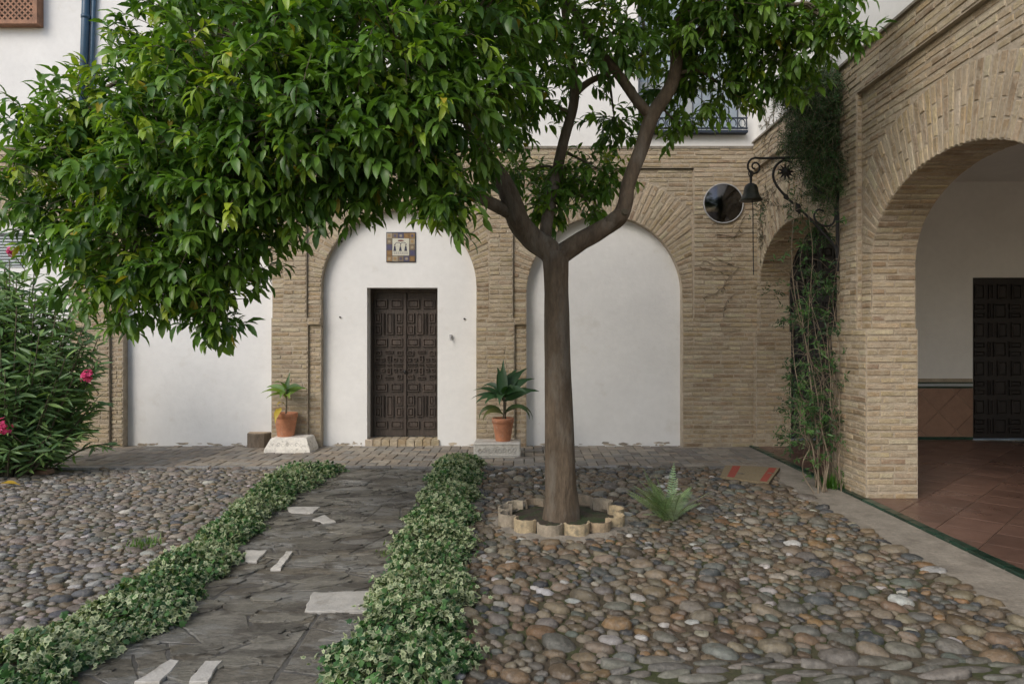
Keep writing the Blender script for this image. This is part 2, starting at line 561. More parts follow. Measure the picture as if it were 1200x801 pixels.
def arch_face(mb, wall, F, c, ra, rb, zs, a0, a1, z0, z1, tint=(1, 1, 1), bricks=True):
    """wall panel a0..a1, z0..z1 with an arched opening; F(a, b, h)"""
    angs = sorted(set(list(np.linspace(0, PI, 33)) + [math.atan2(z1 - zs, a1 - c), math.atan2(z1 - zs, a0 - c)]))
    inn, out = [], []
    for t in angs:
        dx, dz = math.cos(t), math.sin(t)
        r = 1 / math.sqrt((dx / ra) ** 2 + (dz / rb) ** 2)
        inn.append((c + dx * r, zs + dz * r))
        e = rect_exit(dx, dz, c, zs, a0, a1, z1)
        out.append((c + dx * e, zs + dz * e))
    for i in range(len(angs) - 1):
        mb.quad(F(*inn[i], 0), F(*out[i], 0), F(*out[i + 1], 0), F(*inn[i + 1], 0), tint)
    mb.quad(F(a0, z0, 0), F(c - ra, z0, 0), F(c - ra, zs, 0), F(a0, zs, 0), tint)
    mb.quad(F(c + ra, z0, 0), F(a1, z0, 0), F(a1, zs, 0), F(c + ra, zs, 0), tint)
    if not bricks: return

    def nrm(t):
        n = Vector((math.cos(t) / ra, math.sin(t) / rb)); return n.normalized()

    def P2(t, r, h):
        n = nrm(t)
        return F(c + ra * math.cos(t) + n.x * r, zs + rb * math.sin(t) + n.y * r, h)

    ML = .60

    def limit(t):
        n = nrm(t)
        return rect_exit(n.x, n.y, c + ra * math.cos(t), zs + rb * math.sin(t), a0, a1, z1)
    wall.voussoirs(P2, ell_arc(ra, rb, .066), limit, maxlen=ML)
    m2 = lambda a, b: ((a - c) / (ra + ML + .02)) ** 2 + ((b - zs) / (rb + ML + .02)) ** 2 > 1
    wall.courses(F, a0 + .004, a1 - .004, zs, z1 - .004, mask=m2)
    if zs - z0 > .05:
        wall.courses(F, a0 + .004, c - ra - .004, z0 + .004, zs)
        wall.courses(F, c + ra + .004, a1 - .004, z0 + .004, zs)


# ================================================================= BACK BUILDING
YB = 10.08
sB = F_PX / YB
XB = lambda u: (u - VPX) / sB
ZB = lambda v: CAMH + (VPY - v) / sB
back = thing('courtyard_house', 'whitewashed house front with blind brick arches, a dark panelled door and pale brick pillars', 'building')
wb = Wall()
mo = MB()
FB = lambda y: (lambda a, b, h: (a, y - h, b))
Fp, Fa = FB(YB), FB(YB + .04)
ZI, ZA, ZT = 1.91, ZB(197), ZB(172)
YI = YB + .17                        # white infill plane
arches = [(-10, 92, 3.45), (230, 88, 3.45), (466.5, 91.5, 3.515), (708.5, 91.5, 3.43)]
pil = [(-131, -103), (96, 124), (332, 359), (573, 601), (813, 889)]
pier = [(-160, -102), (82, 142), (318, 375), (558, 617), (800, 889)]
for (cu, hw, ap), k in zip(arches, range(4)):
    c, r = XB(cu), hw / sB
    zs = ap - r
    a0, a1 = XB(pil[k][1]), XB(pil[k + 1][0])
    arch_face(mo, wb, Fa, c, r, r, zs, a0, a1, ZI, ZA, bricks=(k > 0 or True))
    # reveal of the arch down to the pavement
    pts = [(c + r * math.cos(t), zs + r * math.sin(t)) for t in np.linspace(0, PI, 40)]
    pts = [(c + r, ZI)] + pts + [(c - r, ZI)]
    for i in range(len(pts) - 1):
        (x0, z0), (x1, z1) = pts[i], pts[i + 1]
        mo.quad((x0, YB + .04, z0), (x1, YB + .04, z1), (x1, YI, z1), (x0, YI, z0))
    mo.box(a0, a1, YB, YB + .3, ZA, ZA + .001)
# lower piers, shoulders and pilasters
for k, (u0, u1) in enumerate(pier):
    x0, x1 = XB(u0), XB(u1)
    xs = x1 - .18 if 0 < k < 4 else x1
    mo.box(x0, xs, YB, YB + .4, -.05, ZI)
    wb.courses(Fp, x0 + .004, xs - .004, 0.0, ZI - .002, mask=(lambda a, b, k=k: not (k == 4 and False)))
    if xs < x1:
        mo.box(xs, x1, YB + .045, YB + .4, -.05, ZI - .10)
        wb.courses(FB(YB + .045), xs + .004, x1 - .004, 0.0, ZI - .10, ln=(.14, .17))
        mo.box(xs, x1, YB + .002, YB + .4, ZI - .10, ZI - .002)
        wb.courses(FB(YB + .002), xs + .004, x1 - .004, ZI - .10, ZI - .002, ln=(.14, .17), pitch=.05, h=.04)
    pu0, pu1 = pil[k]
    mo.box(XB(pu0), XB(pu1), YB, YB + .3, ZI, ZA)
    wb.courses(Fp, XB(pu0) + .004, XB(pu1) - .004, ZI, ZA)
mo.box(XB(-160), 3.36, YB, YB + .3, ZA, ZT)
wb.courses(Fp, XB(-160), 3.35, ZA + .004, ZT - .004)
mo.build('mortar', MAT['mortar'], back)
wb.build(back, MAT['brick'])

# white infill panels
DX0, DX1, DZ0, DZ1 = XB(427), XB(511), ZB(516.5), ZB(336)
for (cu, hw, ap), k in zip(arches, range(4)):
    c, r = XB(cu), hw / sB + .06
    pm = MB()
    x0, x1, zt = c - r, c + r, ap + .06
    y = YI
    if k == 2:
        pm.box(x0, DX0, y, y + .3, -.05, zt)
        pm.box(DX1, x1, y, y + .3, -.05, zt)
        pm.box(DX0, DX1, y, y + .3, DZ1, zt)
    elif k == 0:
        wx0, wx1, wz0, wz1 = XB(-60), XB(20), ZB(312), ZB(270)
        pm.box(x0, wx0, y, y + .3, -.05, zt); pm.box(wx1, x1, y, y + .3, -.05, zt)
        pm.box(wx0, wx1, y, y + .3, -.05, wz0); pm.box(wx0, wx1, y, y + .3, wz1, zt)
    else:
        pm.box(x0, x1, y, y + .3, -.05, zt)
    pm.build('plaster_infill', MAT['plaster'], back)

pe = MB()
for (cu, hw, ap) in arches[1:]:
    for _ in range(20):
        x = XB(cu + random.uniform(-hw + 3, hw - 3))
        if DX0 - .06 < x < DX1 + .06: continue
        z = abs(random.gauss(0, .022)) + .004
        rx, rz = random.uniform(.012, .09), random.uniform(.006, .022)
        k = random.uniform(.5, 1.3)
        pts = [(x + rx * random.uniform(.5, 1.2) * math.cos(a), YI - .0025 - random.uniform(0, .0008), max(.001, z + rz * random.uniform(.5, 1.2) * math.sin(a))) for a in np.linspace(0, 2 * PI, 12)[:-1]]
        pe.add(pts, [tuple(range(len(pts)))], (1.1 * k, 1.12 * k, 1.15 * k))
pe.build('peeled_plaster', MAT['mortar'], back, kind='stuff')

# door step, frame edge, leaves with panels
ds = MB()
for i in range(9):
    a = DX0 - .03 + i * (DX1 - DX0 + .06) / 9
    ds.box(a + .004, a + (DX1 - DX0 + .06) / 9 - .004, YI - .03 + random.uniform(-.006, .006), YI + .28, -.03, DZ0 + random.uniform(-.004, .004), brick_tint(), bev=.006)
ds.build('door_step', MAT['brick'], back)
YD = YI + .25
fr = MB()
fr.box(DX0, DX0 + .035, YD - .03, YD + .06, DZ0, DZ1); fr.box(DX1 - .035, DX1, YD - .03, YD + .06, DZ0, DZ1)
fr.box(DX0 + .035, DX1 - .035, YD - .03, YD + .06, DZ1 - .05, DZ1)
fr.build('door_frame', MAT['wood'], back)
lw = (DX1 - DX0 - .07) / 2


def panel(parent, x0, x1, z0, z1, y, m, d=.026, raise_=True):
    mb = MB()
    b = min(.014, (x1 - x0) * .2, (z1 - z0) * .2)
    vs = [(x0, y, z0), (x1, y, z0), (x1, y, z1), (x0, y, z1)]
    r1 = [(x0, y - d, z0), (x1, y - d, z0), (x1, y - d, z1), (x0, y - d, z1)]
    r2 = [(x0 + b, y - d, z0 + b), (x1 - b, y - d, z0 + b), (x1 - b, y - d, z1 - b), (x0 + b, y - d, z1 - b)]
    r3 = [(x0 + b * 1.5, y - d * .35, z0 + b * 1.5), (x1 - b * 1.5, y - d * .35, z0 + b * 1.5), (x1 - b * 1.5, y - d * .35, z1 - b * 1.5), (x0 + b * 1.5, y - d * .35, z1 - b * 1.5)]
    r4 = [(x0 + b * 2.2, y - d * .8, z0 + b * 2.2), (x1 - b * 2.2, y - d * .8, z0 + b * 2.2), (x1 - b * 2.2, y - d * .8, z1 - b * 2.2), (x0 + b * 2.2, y - d * .8, z1 - b * 2.2)]
    rs = [vs, r1, r2, r3, r4]
    V = sum(rs, [])
    fs = []
    for r in range(4):
        for k in range(4): fs.append((r * 4 + k, r * 4 + (k + 1) % 4, r * 4 + 4 + (k + 1) % 4, r * 4 + 4 + k))
    fs.append((16, 17, 18, 19))
    k = random.uniform(.8, 1.25)
    mb.add(V, fs, (k, k, k))
    mb.build('panel', m, parent)


def moor_door(parent, x0, x1, z0, z1, y, m, rows, mirror=False):
    """one panelled leaf: rows of (z0, z1, kind) in fractions of the height, kinds of panel layout"""
    lf = MB()
    lf.box(x0 + .003, x1 - .003, y, y + .05, z0 + .01, z1)
    leaf = lf.build('door_leaf', m, parent)
    W_, H_ = x1 - x0, z1 - z0

    def pn(a0, b0, a1, b1):
        if mirror: a0, a1 = 1 - a1, 1 - a0
        g = .009
        panel(leaf, x0 + a0 * W_ + g, x0 + a1 * W_ - g, z0 + b0 * H_ + g, z0 + b1 * H_ - g, y, m)
    for (b0, b1, kind) in rows:
        h = b1 - b0
        if kind == 'two':
            pn(.06, b0, .46, b1); pn(.54, b0, .94, b1)
        elif kind == 'pin':
            pn(.06, b0, .27, b0 + h * .46); pn(.06, b0 + h * .52, .27, b1)
            pn(.31, b0, .38, b1); pn(.41, b0, .66, b1)
            pn(.70, b0, .94, b0 + h * .46); pn(.70, b0 + h * .52, .94, b1)
        elif kind == 'star':
            for (p, q, r_, s_) in ((.06, .0, .28, .20), (.36, .0, .64, .12), (.72, .0, .94, .20), (.06, .80, .28, 1), (.36, .88, .64, 1), (.72, .80, .94, 1),
                                   (.42, .16, .58, .42), (.42, .58, .58, .84), (.06, .44, .38, .56), (.62, .44, .94, .56), (.42, .45, .58, .55),
                                   (.06, .25, .20, .40), (.24, .25, .38, .40), (.62, .25, .76, .40), (.80, .25, .94, .40),
                                   (.06, .60, .20, .75), (.24, .60, .38, .75), (.62, .60, .76, .75), (.80, .60, .94, .75)):
                pn(p, b0 + h * q, r_, b0 + h * s_)
        elif kind == 'grid':
            pn(.06, b0, .26, b1); pn(.32, b0, .42, b1); pn(.48, b0, .68, b1); pn(.74, b0, .94, b1)
    return leaf


rowsB = [(.02, .045, 'none'), (.055, .115, 'two'), (.135, .29, 'pin'), (.31, .375, 'two'), (.395, .60, 'star'), (.62, .685, 'two'), (.705, .86, 'pin'), (.885, .955, 'two')]
for k in range(2):
    door = moor_door(back, DX0 + .035 + k * lw, DX0 + .035 + (k + 1) * lw, DZ0 + .004, DZ1 - .052, YD, MAT['wood'], rowsB, mirror=(k == 1))
ast = MB(); ast.box(DX0 + .035 + lw - .025, DX0 + .035 + lw + .025, YD - .03, YD - .001, DZ0 + .02, DZ1 - .06, bev=.008)
ast.build('cover_strip', MAT['wood'], door)
kn = MB(); kn.lathe((DX0 + .035 + lw + .0, YD - .04, ZB(437)), [(.004, -.03), (.016, -.022), (.02, 0), (.016, .022), (.004, .03)], 10)
kn.build('door_knocker', MAT['iron'], door, smooth=True)
# dark closing wall behind the house front
cw = MB(); cw.box(-14, 3.9, YD + .12, YD + .4, -.05, 8.6); cw.build('core_wall', MAT['plaster'], back)

# hooks and small fittings on the plaster
for (u, v) in ((395, 371), (543, 373), (434, 264), (397, 281)):
    hb = MB(); x, z = XB(u), ZB(v)
    hb.lathe((x, YI - .012, z), [(.003, -.012), (.013, -.008), (.015, .004), (.004, .012)], 8); hb.build('wall_hook', MAT['iron'], back)
cl = MB(); x, z = XB(527), ZB(394)
cl.box(x - .02, x + .015, YI - .05, YI, z - .03, z + .03, bev=.006); cl.tube([(x, YI - .045, z - .02), (x - .005, YI - .075, z - .045), (x + .015, YI - .08, z - .06)], .008, 6)
cl.build('tap', MAT['rim'], back)

# left shutter window inside the hidden arch
wsh = MB(); n = 12
for i in range(n):
    z = wz0 + (i + .5) * (wz1 - wz0) / n
    sm = MB(); sm.add([(wx0 + .03, YI + .02, z - .018), (wx1 - .03, YI + .02, z - .018), (wx1 - .03, YI + .05, z + .018), (wx0 + .03, YI + .05, z + .018), (wx0 + .03, YI + .027, z - .024), (wx1 - .03, YI + .027, z - .024), (wx1 - .03, YI + .057, z + .012), (wx0 + .03, YI + .057, z + .012)],
                      [(0, 1, 2, 3), (7, 6, 5, 4), (0, 4, 5, 1), (1, 5, 6, 2), (2, 6, 7, 3), (3, 7, 4, 0)])
    sm.build('shutter_slat', MAT['shutter'], back)
wsh.box(wx0, wx0 + .03, YI - .01, YI + .07, wz0, wz1); wsh.box(wx1 - .03, wx1, YI - .01, YI + .07, wz0, wz1)
wsh.box(wx0 + .03, wx1 - .03, YI - .01, YI + .07, wz0, wz0 + .02); wsh.box(wx0 + .03, wx1 - .03, YI - .01, YI + .07, wz1 - .02, wz1)
wsh.build('shutter_frame', MAT['shutter'], back)

# upper storey
YU = YB + .02
up = MB()
ux0, ux1, uz0, uz1 = XB(748), XB(874), ZB(154), ZB(-60)
up.box(-14, ux0, YU, YU + .35, ZT, 8.6); up.box(ux1, 3.9, YU, YU + .35, ZT, 8.6)
up.box(ux0, ux1, YU, YU + .35, ZT, uz0); up.box(ux0, ux1, YU, YU + .35, uz1, 8.6)
up.build('upper_wall', MAT['plaster'], back)
bd = MB()
bd.box(-14, 3.36, YU - .035, YU - .002, ZT - .03, ZT + .008)
bd.build('string_course', MAT['concrete'], back)
# tiled eave
ev = MB()
ev.box(-14, 3.9, YU - .55, YU + .4, 8.6, 8.75); ev.build('eave', MAT['mortar'], back)
# balcony window: frame, panes, iron railing
wf = MB()
yw = YU + .2
for (a, b) in ((ux0, ux0 + .06), ((ux0 + ux1) / 2 - .05, (ux0 + ux1) / 2 + .05), (ux1 - .06, ux1)):
    wf.box(a, b, yw - .03, yw + .05, uz0, uz1)
for z in (uz0 + .06, uz0 + .75, uz0 + 1.5, uz1 - .06):
    wf.box(ux0 + .06, (ux0 + ux1) / 2 - .05, yw - .025, yw + .045, z - .05, z + .05); wf.box((ux0 + ux1) / 2 + .05, ux1 - .06, yw - .025, yw + .045, z - .05, z + .05)
win = wf.build('window', MAT['shutter'], back)
for k in range(2):
    for (za, zb) in ((uz0 + .11, uz0 + .7), (uz0 + .8, uz0 + 1.45), (uz0 + 1.55, uz1 - .11)):
        a0 = ux0 + .06 if k == 0 else (ux0 + ux1) / 2 + .05
        a1 = (ux0 + ux1) / 2 - .05 if k == 0 else ux1 - .06
        gm = MB(); gm.box(a0, a1, yw, yw + .012, za, zb); gm.build('pane', MAT['glass'], win)
rl = thing('railing', '', 'x'); del rl['label']; del rl['category']; rl.parent = back
rx0, rx1 = ux0 - .02, ux1 + .0
ry = YU - .10
rb_ = MB(); rb_.box(rx0, rx1, ry - .02, YU, uz0 - .045, uz0 - .01); rb_.build('balcony_ledge', MAT['navy'], rl)
for z in (uz0 + .02, uz0 + .17, uz0 + 1.0):
    t = MB(); t.box(rx0, rx1, ry - .012, ry + .012, z - .01, z + .01); t.build('rail', MAT['navy'], rl)
nb = 13
for i in range(nb):
    x = rx0 + .015 + i * (rx1 - rx0 - .03) / (nb - 1)
    t = MB(); t.tube([(x, ry, uz0 + .005), (x, ry, uz0 + 1.0)], .011, 6); t.build('bar', MAT['navy'], rl)
    if i < nb - 1:
        t = MB(); xx = x + .5 * (rx1 - rx0 - .03) / (nb - 1)
        t.tube([(xx + .045 * math.cos(a), ry, uz0 + .095 + .06 * math.sin(a)) for a in np.linspace(-.6, 5.2, 14)], .008, 5); t.build('scroll', MAT['navy'], rl)
# blue rain pipe at the upper left
dp = MB()
xa, xb2 = XB(104), XB(98)
dp.tube([(xa + .02, YU - .07, 7.6), (xa - .02, YU - .07, ZB(40)), (xb2, YU - .07, ZT + .05)], .055, 12)
for z in (6.3, 5.3): dp.tube([(xa - .01, YU - .07, z), (xa - .01, YU - .07, z + .05)], .064, 12)
dp.build('rain_pipe', MAT['blue'], back, smooth=True)
dp2 = MB(); dp2.tube([(xa + .12, YU - .04, 7.6), (xb2 + .10, YU - .04, ZT + .05)], .03, 10); dp2.build('rain_pipe', MAT['blue'], back, smooth=True)

# wooden lattice window box
lx0, lx1, lz0, lz1 = XB(-46), XB(50), ZB(32), ZB(-70)
lat = MB()
yl = YU - .14
lat.box(lx0, lx0 + .06, yl, YU, lz0, lz1); lat.box(lx1 - .06, lx1, yl, YU, lz0, lz1)
lat.box(lx0 + .06, lx1 - .06, yl, YU, lz0, lz0 + .055); lat.box(lx0 + .06, lx1 - .06, yl, YU, lz1 - .06, lz1)
lat.box((lx0 + lx1) / 2 - .03, (lx0 + lx1) / 2 + .03, yl + .002, YU, lz0 + .055, lz1 - .06)
lo = lat.build('lattice_window', MAT['lattice'], back)
bk = MB(); bk.box(lx0 + .06, lx1 - .06, yl + .06, YU - .002, lz0 + .055, lz1 - .06, (.25, .3, .3)); bk.build('lattice_back', MAT['lattice'], lo)
nd = 0
for sgn in (-1, 1):
    for k in range(-16, 34):
        off = lx0 + k * .085
        # strip along direction (1, sgn), clipped to the opening
        poly = [(lx0 + .06, lz0 + .055), (lx1 - .06, lz0 + .055), (lx1 - .06, lz1 - .06), (lx0 + .06, lz1 - .06)]
        # line: x - off = sgn*(z - lz0)  -> |(x-off) - sgn*(z-lz0)| <= w
        wd = .017
        poly = clip_poly(poly, 1, -sgn, off + wd - sgn * lz0)
        if len(poly) >= 3: poly = clip_poly(poly, -1, sgn, -(off - wd - sgn * lz0))
        if len(poly) < 3: continue
        st = MB(); yy = yl + .02 + (.008 if sgn > 0 else 0)
        n_ = len(poly)
        st.add([(p[0], yy, p[1]) for p in poly] + [(p[0], yy + .008, p[1]) for p in poly],
               [tuple(range(n_)), tuple(range(2 * n_ - 1, n_ - 1, -1))] + [(i, (i + 1) % n_, n_ + (i + 1) % n_, n_ + i) for i in range(n_)], (1, 1, 1))
        st.build('lattice_slat', MAT['lattice'], lo)

# ================================================================= RIGHT WING
XR, TW = 3.35, .49
wing = thing('arcade_wing', 'brick arcade wing with wide flattened arches opening onto a tiled gallery', 'building')
wr = Wall(); mr = MB()
FR = lambda x: (lambda a, b, h: (x - h, a, b))
FY = lambda y: (lambda a, b, h: (a, y - h, b))
ra, rb, zsR, ZI2, ZA2, ZT2 = 1.235, .76, 2.37, 1.70, 4.09, 4.47
cen = [8.725, 5.5, 2.265, -.97]
pcs = [10.34, 7.1125, 3.8825, .6475]
REC = .055
for k, c in enumerate(cen[:3]):
    a0 = pcs[k + 1] + .185
    a1 = pcs[k] - .185 if k else 9.96 + .118
    arch_face(mr, wr, FR(XR + REC), c, ra, rb, zsR, a0, a1, ZI2, ZA2, bricks=(k < 2))
    # soffit
    ts = ell_arc(ra, rb, .068)
    for i in range(len(ts) - 1):
        p = [(c + ra * math.cos(t), zsR + rb * math.sin(t)) for t in (ts[i], ts[i + 1])]
        mr.quad((XR + REC, p[0][0], p[0][1]), (XR + REC, p[1][0], p[1][1]), (XR + TW, p[1][0], p[1][1]), (XR + TW, p[0][0], p[0][1]))
    if k < 2:
        def PS(a, b, h, c=c):
            n = Vector((math.cos(b) / ra, math.sin(b) / rb)).normalized()
            return (XR + REC + a, c + ra * math.cos(b) - n.x * h, zsR + rb * math.sin(b) - n.y * h)
        for i in range(len(ts) - 1):
            g_ = (ts[i + 1] - ts[i]) * .17
            x = .004 if i % 2 else -.12
            while x < TW - REC - .03:
                e = min(x + .27, TW - REC - .004)
                wr.brick(PS, max(x, .004), e, ts[i] + g_, ts[i + 1] - g_, jb=.002)
                x = e + .016
    # inner side of the wall, towards the gallery
    arch_face(mr, wr, lambda a, b, h: (XR + TW, a, b), c, ra, rb, zsR, c - ra - .4, c + ra + .4, ZI2, ZA2 + .3, bricks=False)
for k, pc in enumerate(pcs):
    y0, y1 = pc - .3775, pc + .3775
    if k == 0: y0, y1 = 9.96, 10.72
    mr.box(XR, XR + TW + .02, y0, y1, -.05, ZI2)
    mr.box(XR + REC + .004, XR + TW - .004, y0 + .002, y1 - .002, ZI2, zsR + .01)
    if k < 3:
        if k == 0:
            wr.courses(FR(XR), y0 + .004, 10.08, 0.0, ZI2)
        else:
            wr.courses(FR(XR), y0 + .004, y1 - .004, 0.02, ZI2 - .002)
        # face of the pier that looks along the gallery front, towards the viewer
        wr.courses(FY(y0), XR + .004, XR + TW + .016, 0.02, ZI2 - .002, ln=(.2, .27))
        wr.courses(FY(y0 + .002), XR + REC + .004, XR + TW - .004, ZI2 + .002, zsR, ln=(.2, .27))
    # pilaster strip
    if k:
        mr.box(XR, XR + .2, pc - .185, pc + .185, ZI2, ZA2)
        if k < 3:
            wr.courses(FR(XR), pc - .181, pc + .181, ZI2 + .004, ZA2 - .004, ln=(.2, .26))
            wr.courses(FY(pc - .185), XR + .003, XR + REC - .003, ZI2 + .004, ZA2 - .004, ln=(.2, .2))
mr.box(XR, XR + TW, .3, 10.08 - .001, ZA2, ZT2)
wr.courses(FR(XR), 2.8, 10.07, ZA2 + .004, ZT2 - .03)
mr.build('mortar', MAT['mortar'], wing)
wr.build(wing, MAT['brick'])
cp = MB(); cp.box(XR - .035, XR + .2, .3, 10.055, ZT2, ZT2 + .025); cp.build('coping', MAT['concrete'], wing)
uw = MB(); uw.box(XR + .07, XR + TW, .3, 10.09, ZT2 + .025, 8.4); uw.build('upper_wall', MAT['plaster'], wing)
iw = MB(); iw.box(9.4, 9.6, .1, 10.9, 0, 4.3); iw.build('added_inner_wall', MAT['plaster_dim'], wing)  # unseen side wall, added so less light enters the gallery
ce = MB(); ce.box(XR + TW, 9.4, .3, 10.64, 4.05, 4.3); ce.build('ceiling', MAT['plaster_dim'], wing)
# end wall of the gallery with two doors
YE = 10.64
ex = lambda u: (u - VPX) / F_PX * YE
ez = lambda v: CAMH + (VPY - v) / F_PX * YE
gd0, gd1, gdz = ex(1140), ex(1140) + 1.7, ez(325)
sd0, sd1, sdz = 3.95, 5.25, 3.6  # second door stretched up in black wood, standing in for shade under the arch
ew = MB()
for (a, b) in ((XR + TW, sd0), (sd1, gd0), (gd1, 9.4)): ew.box(a, b, YE, YE + .25, 0, 4.05)
ew.box(sd0, sd1, YE, YE + .25, sdz, 4.05); ew.box(gd0, gd1, YE, YE + .25, gdz, 4.05)
ew.build('end_wall', MAT['plaster_dim'], wing)
rowsG = [(.03 + i * .119, .03 + i * .119 + .10, 'grid' if i % 2 else 'pin') for i in range(8)]
for (a, b, zt) in ((gd0, gd1, gdz), (sd0, sd1, sdz)):
    nl = 2
    for k in range(nl):
        moor_door(wing, a + k * (b - a) / nl, a + (k + 1) * (b - a) / nl, .035, zt, YE + .06, MAT['wood_black'], rowsG, mirror=bool(k))
# dado of big diagonal tiles with green rails
dz0, dz1 = .085, .83
da0, da1 = sd1 + .02, gd0 - .012
dg = MB(); dg.box(da0, da1, YE - .012, YE - .001, .03, .985); dg.build('dado_backing', MAT['mortar'], wing)
q = .40
for i in range(-2, 14):
    for j in range(-8, 12):
        cx, cz = (i + j) * q * .7071 + da0, (j - i) * q * .7071 + dz0 + .1
        hq = q / 2 - .003
        poly = [(cx, cz - hq * 1.414), (cx + hq * 1.414, cz), (cx, cz + hq * 1.414), (cx - hq * 1.414, cz)]
        for (A, B, C) in ((-1, 0, -da0), (1, 0, da1), (0, -1, -dz0), (0, 1, dz1)):
            poly = clip_poly(poly, A, B, C)
            if len(poly) < 3: break
        if len(poly) < 3: continue
        t = MB(); n_ = len(poly); k_ = random.uniform(.85, 1.15)
        t.add([(p[0], YE - .022, p[1]) for p in poly] + [(p[0], YE - .012, p[1]) for p in poly],
              [tuple(range(n_))] + [(i2, (i2 + 1) % n_, n_ + (i2 + 1) % n_, n_ + i2) for i2 in range(n_)], (k_, k_, k_))
        t.build('dado_tile', MAT['dado'], wing)
for (za, zb, m) in ((.035, .08, 'green'), (.835, .862, 'green'), (.866, .905, 'shutter'), (.909, .93, 'green')):
    t = MB(); t.box(da0, da1, YE - .028, YE - .012, za, zb, bev=.004); t.build('dado_rail', MAT[m], wing)

# ================================================================= GROUND
gr = MB()
gr.quad((-40, -30, -.06), (40, -30, -.06), (40, 60, -.06), (-40, 60, -.06))
gr.build('ground', MAT['earth'], None, label='bare earth ground under and beyond the courtyard paving', category='ground', kind='structure')

ivL_px = [(-60, 850), (20, 795), (140, 738), (232, 662), (285, 613), (328, 578), (368, 553)]
ivR_px = [(440, 850), (462, 795), (490, 720), (503, 660), (522, 600), (533, 562), (540, 545)]
ivL = [G2(*p) for p in ivL_px]
ivR = [G2(*p) for p in ivR_px]


def xat(line, y):
    ys = [p[1] for p in line]; xs = [p[0] for p in line]
    if y < ys[0]:
        return xs[0] + (xs[1] - xs[0]) / (ys[1] - ys[0]) * (y - ys[0])
    return float(np.interp(y, ys, xs))


TX, TY = .30, 5.97                    # tree
YP = 8.47                             # front edge of the brick pavement


def cobbles(name, label, inside, bbox, size, stretch, ang, palette, hgt=.50, bed=None, gap=.006, cap=300):
    root = MB()
    x0, x1, y0, y1 = bbox
    ca, sa = math.cos(ang), math.sin(ang)
    to = lambda x, y: ((x * ca + y * sa) / stretch, (-x * sa + y * ca))
    fro = lambda p, q: (p * stretch * ca - q * sa, p * stretch * sa + q * ca)
    pts = []
    cell = size[1] * 2.2
    grid = {}
    area = (x1 - x0) * (y1 - y0)
    tries = int(area / (size[0] * size[1]) * 6)
    for stage in range(2):
        for _ in range(tries):
            x, y = random.uniform(x0, x1), random.uniform(y0, y1)
            if not inside(x, y): continue
            p, q = to(x, y)
            r = size[0] + (size[1] - size[0]) * (random.random() ** 1.9 if stage == 0 else random.random() * .15)
            gx, gy = int(p // cell), int(q // cell)
            ok = True
            for i in (-1, 0, 1):
                for j in (-1, 0, 1):
                    for (p2, q2, r2) in grid.get((gx + i, gy + j), ()):
                        if (p - p2) ** 2 + (q - q2) ** 2 < (.86 * (r + r2)) ** 2:
                            ok = False; break
                    if not ok: break
                if not ok: break
            if ok:
                grid.setdefault((gx, gy), []).append((p, q, r)); pts.append((p, q, r))
    NA = 11
    stones = []
    for (p, q, r) in pts:
        gx, gy = int(p // cell), int(q // cell)
        nb = [o for i in (-1, 0, 1) for j in (-1, 0, 1) for o in grid.get((gx + i, gy + j), ()) if (o[0], o[1]) != (p, q)]
        ph = random.uniform(0, 6)
        rr = []
        for k in range(NA):
            a = 2 * PI * k / NA + ph
            dx, dy = math.cos(a), math.sin(a)
            best = r * 1.32
            for (p2, q2, r2) in nb:
                ex_, ey_ = p2 - p, q2 - q
                d = math.hypot(ex_, ey_)
                cs_ = (dx * ex_ + dy * ey_) / d
                if cs_ > .15:
                    best = min(best, (d / 2 + (r * r - r2 * r2) / (2 * d)) / cs_)
            rr.append(max(best - gap, r * .45))
        for _ in range(1):
            rr = [(rr[k - 1] + 3.2 * rr[k] + rr[(k + 1) % NA]) / 5.2 * random.uniform(.93, 1.03) for k in range(NA)]
        h = min(hgt * r * random.uniform(.7, 1.3), .045)
        tx, ty = random.gauss(0, .12), random.gauss(0, .12)
        sq = random.uniform(.70, .9)
        vs = []
        for (sc, zz) in ((1.0, -.012), (.985, h * .22), (sq, h * .74), (sq * .55, h * .97)):
            for k in range(NA):
                a = 2 * PI * k / NA + ph
                w_ = rr[k] * sc
                x, y = fro(p + math.cos(a) * w_, q + math.sin(a) * w_)
                cx, cy = fro(p, q)
                jz = 0 if zz < 0 else (x - cx) * tx + (y - cy) * ty + random.uniform(-.003, .003)
                vs.append((x, y, zz + jz))
        cx, cy = fro(p, q)
        vs.append((cx, cy, h))
        fs = []
        for rg in range(3):
            for k in range(NA):
                fs.append((rg * NA + k, rg * NA + (k + 1) % NA, (rg + 1) * NA + (k + 1) % NA, (rg + 1) * NA + k))
        for k in range(NA): fs.append((3 * NA + k, 3 * NA + (k + 1) % NA, 4 * NA))
        c = random.choices([x_[0] for x_ in palette], [x_[1] for x_ in palette])[0]
        kk = random.uniform(.72, 1.25)
        t = tuple(ch * kk * random.uniform(.95, 1.05) for ch in c)
        m = 0
        if in_frame((cx, cy, 0), 10):
            m = r * r / cy ** 3
        stones.append((m, vs, fs, t))
    if bed is None:
        o = thing(name, label, 'pavement', kind='structure')
    else:
        o = bed
    stones.sort(key=lambda s_: -s_[0])
    rest = MB()
    for i, (m, vs, fs, t) in enumerate(stones):
        if i < cap and m > 0:
            one = MB(); one.add(vs, fs, t); one.build('cobble', MAT['cobble'], o, smooth=True)
        else:
            rest.add(vs, fs, t)
    if rest.v: rest.build('cobbles', MAT['cobble'], o, smooth=True, kind='stuff')
    return o, len(stones)


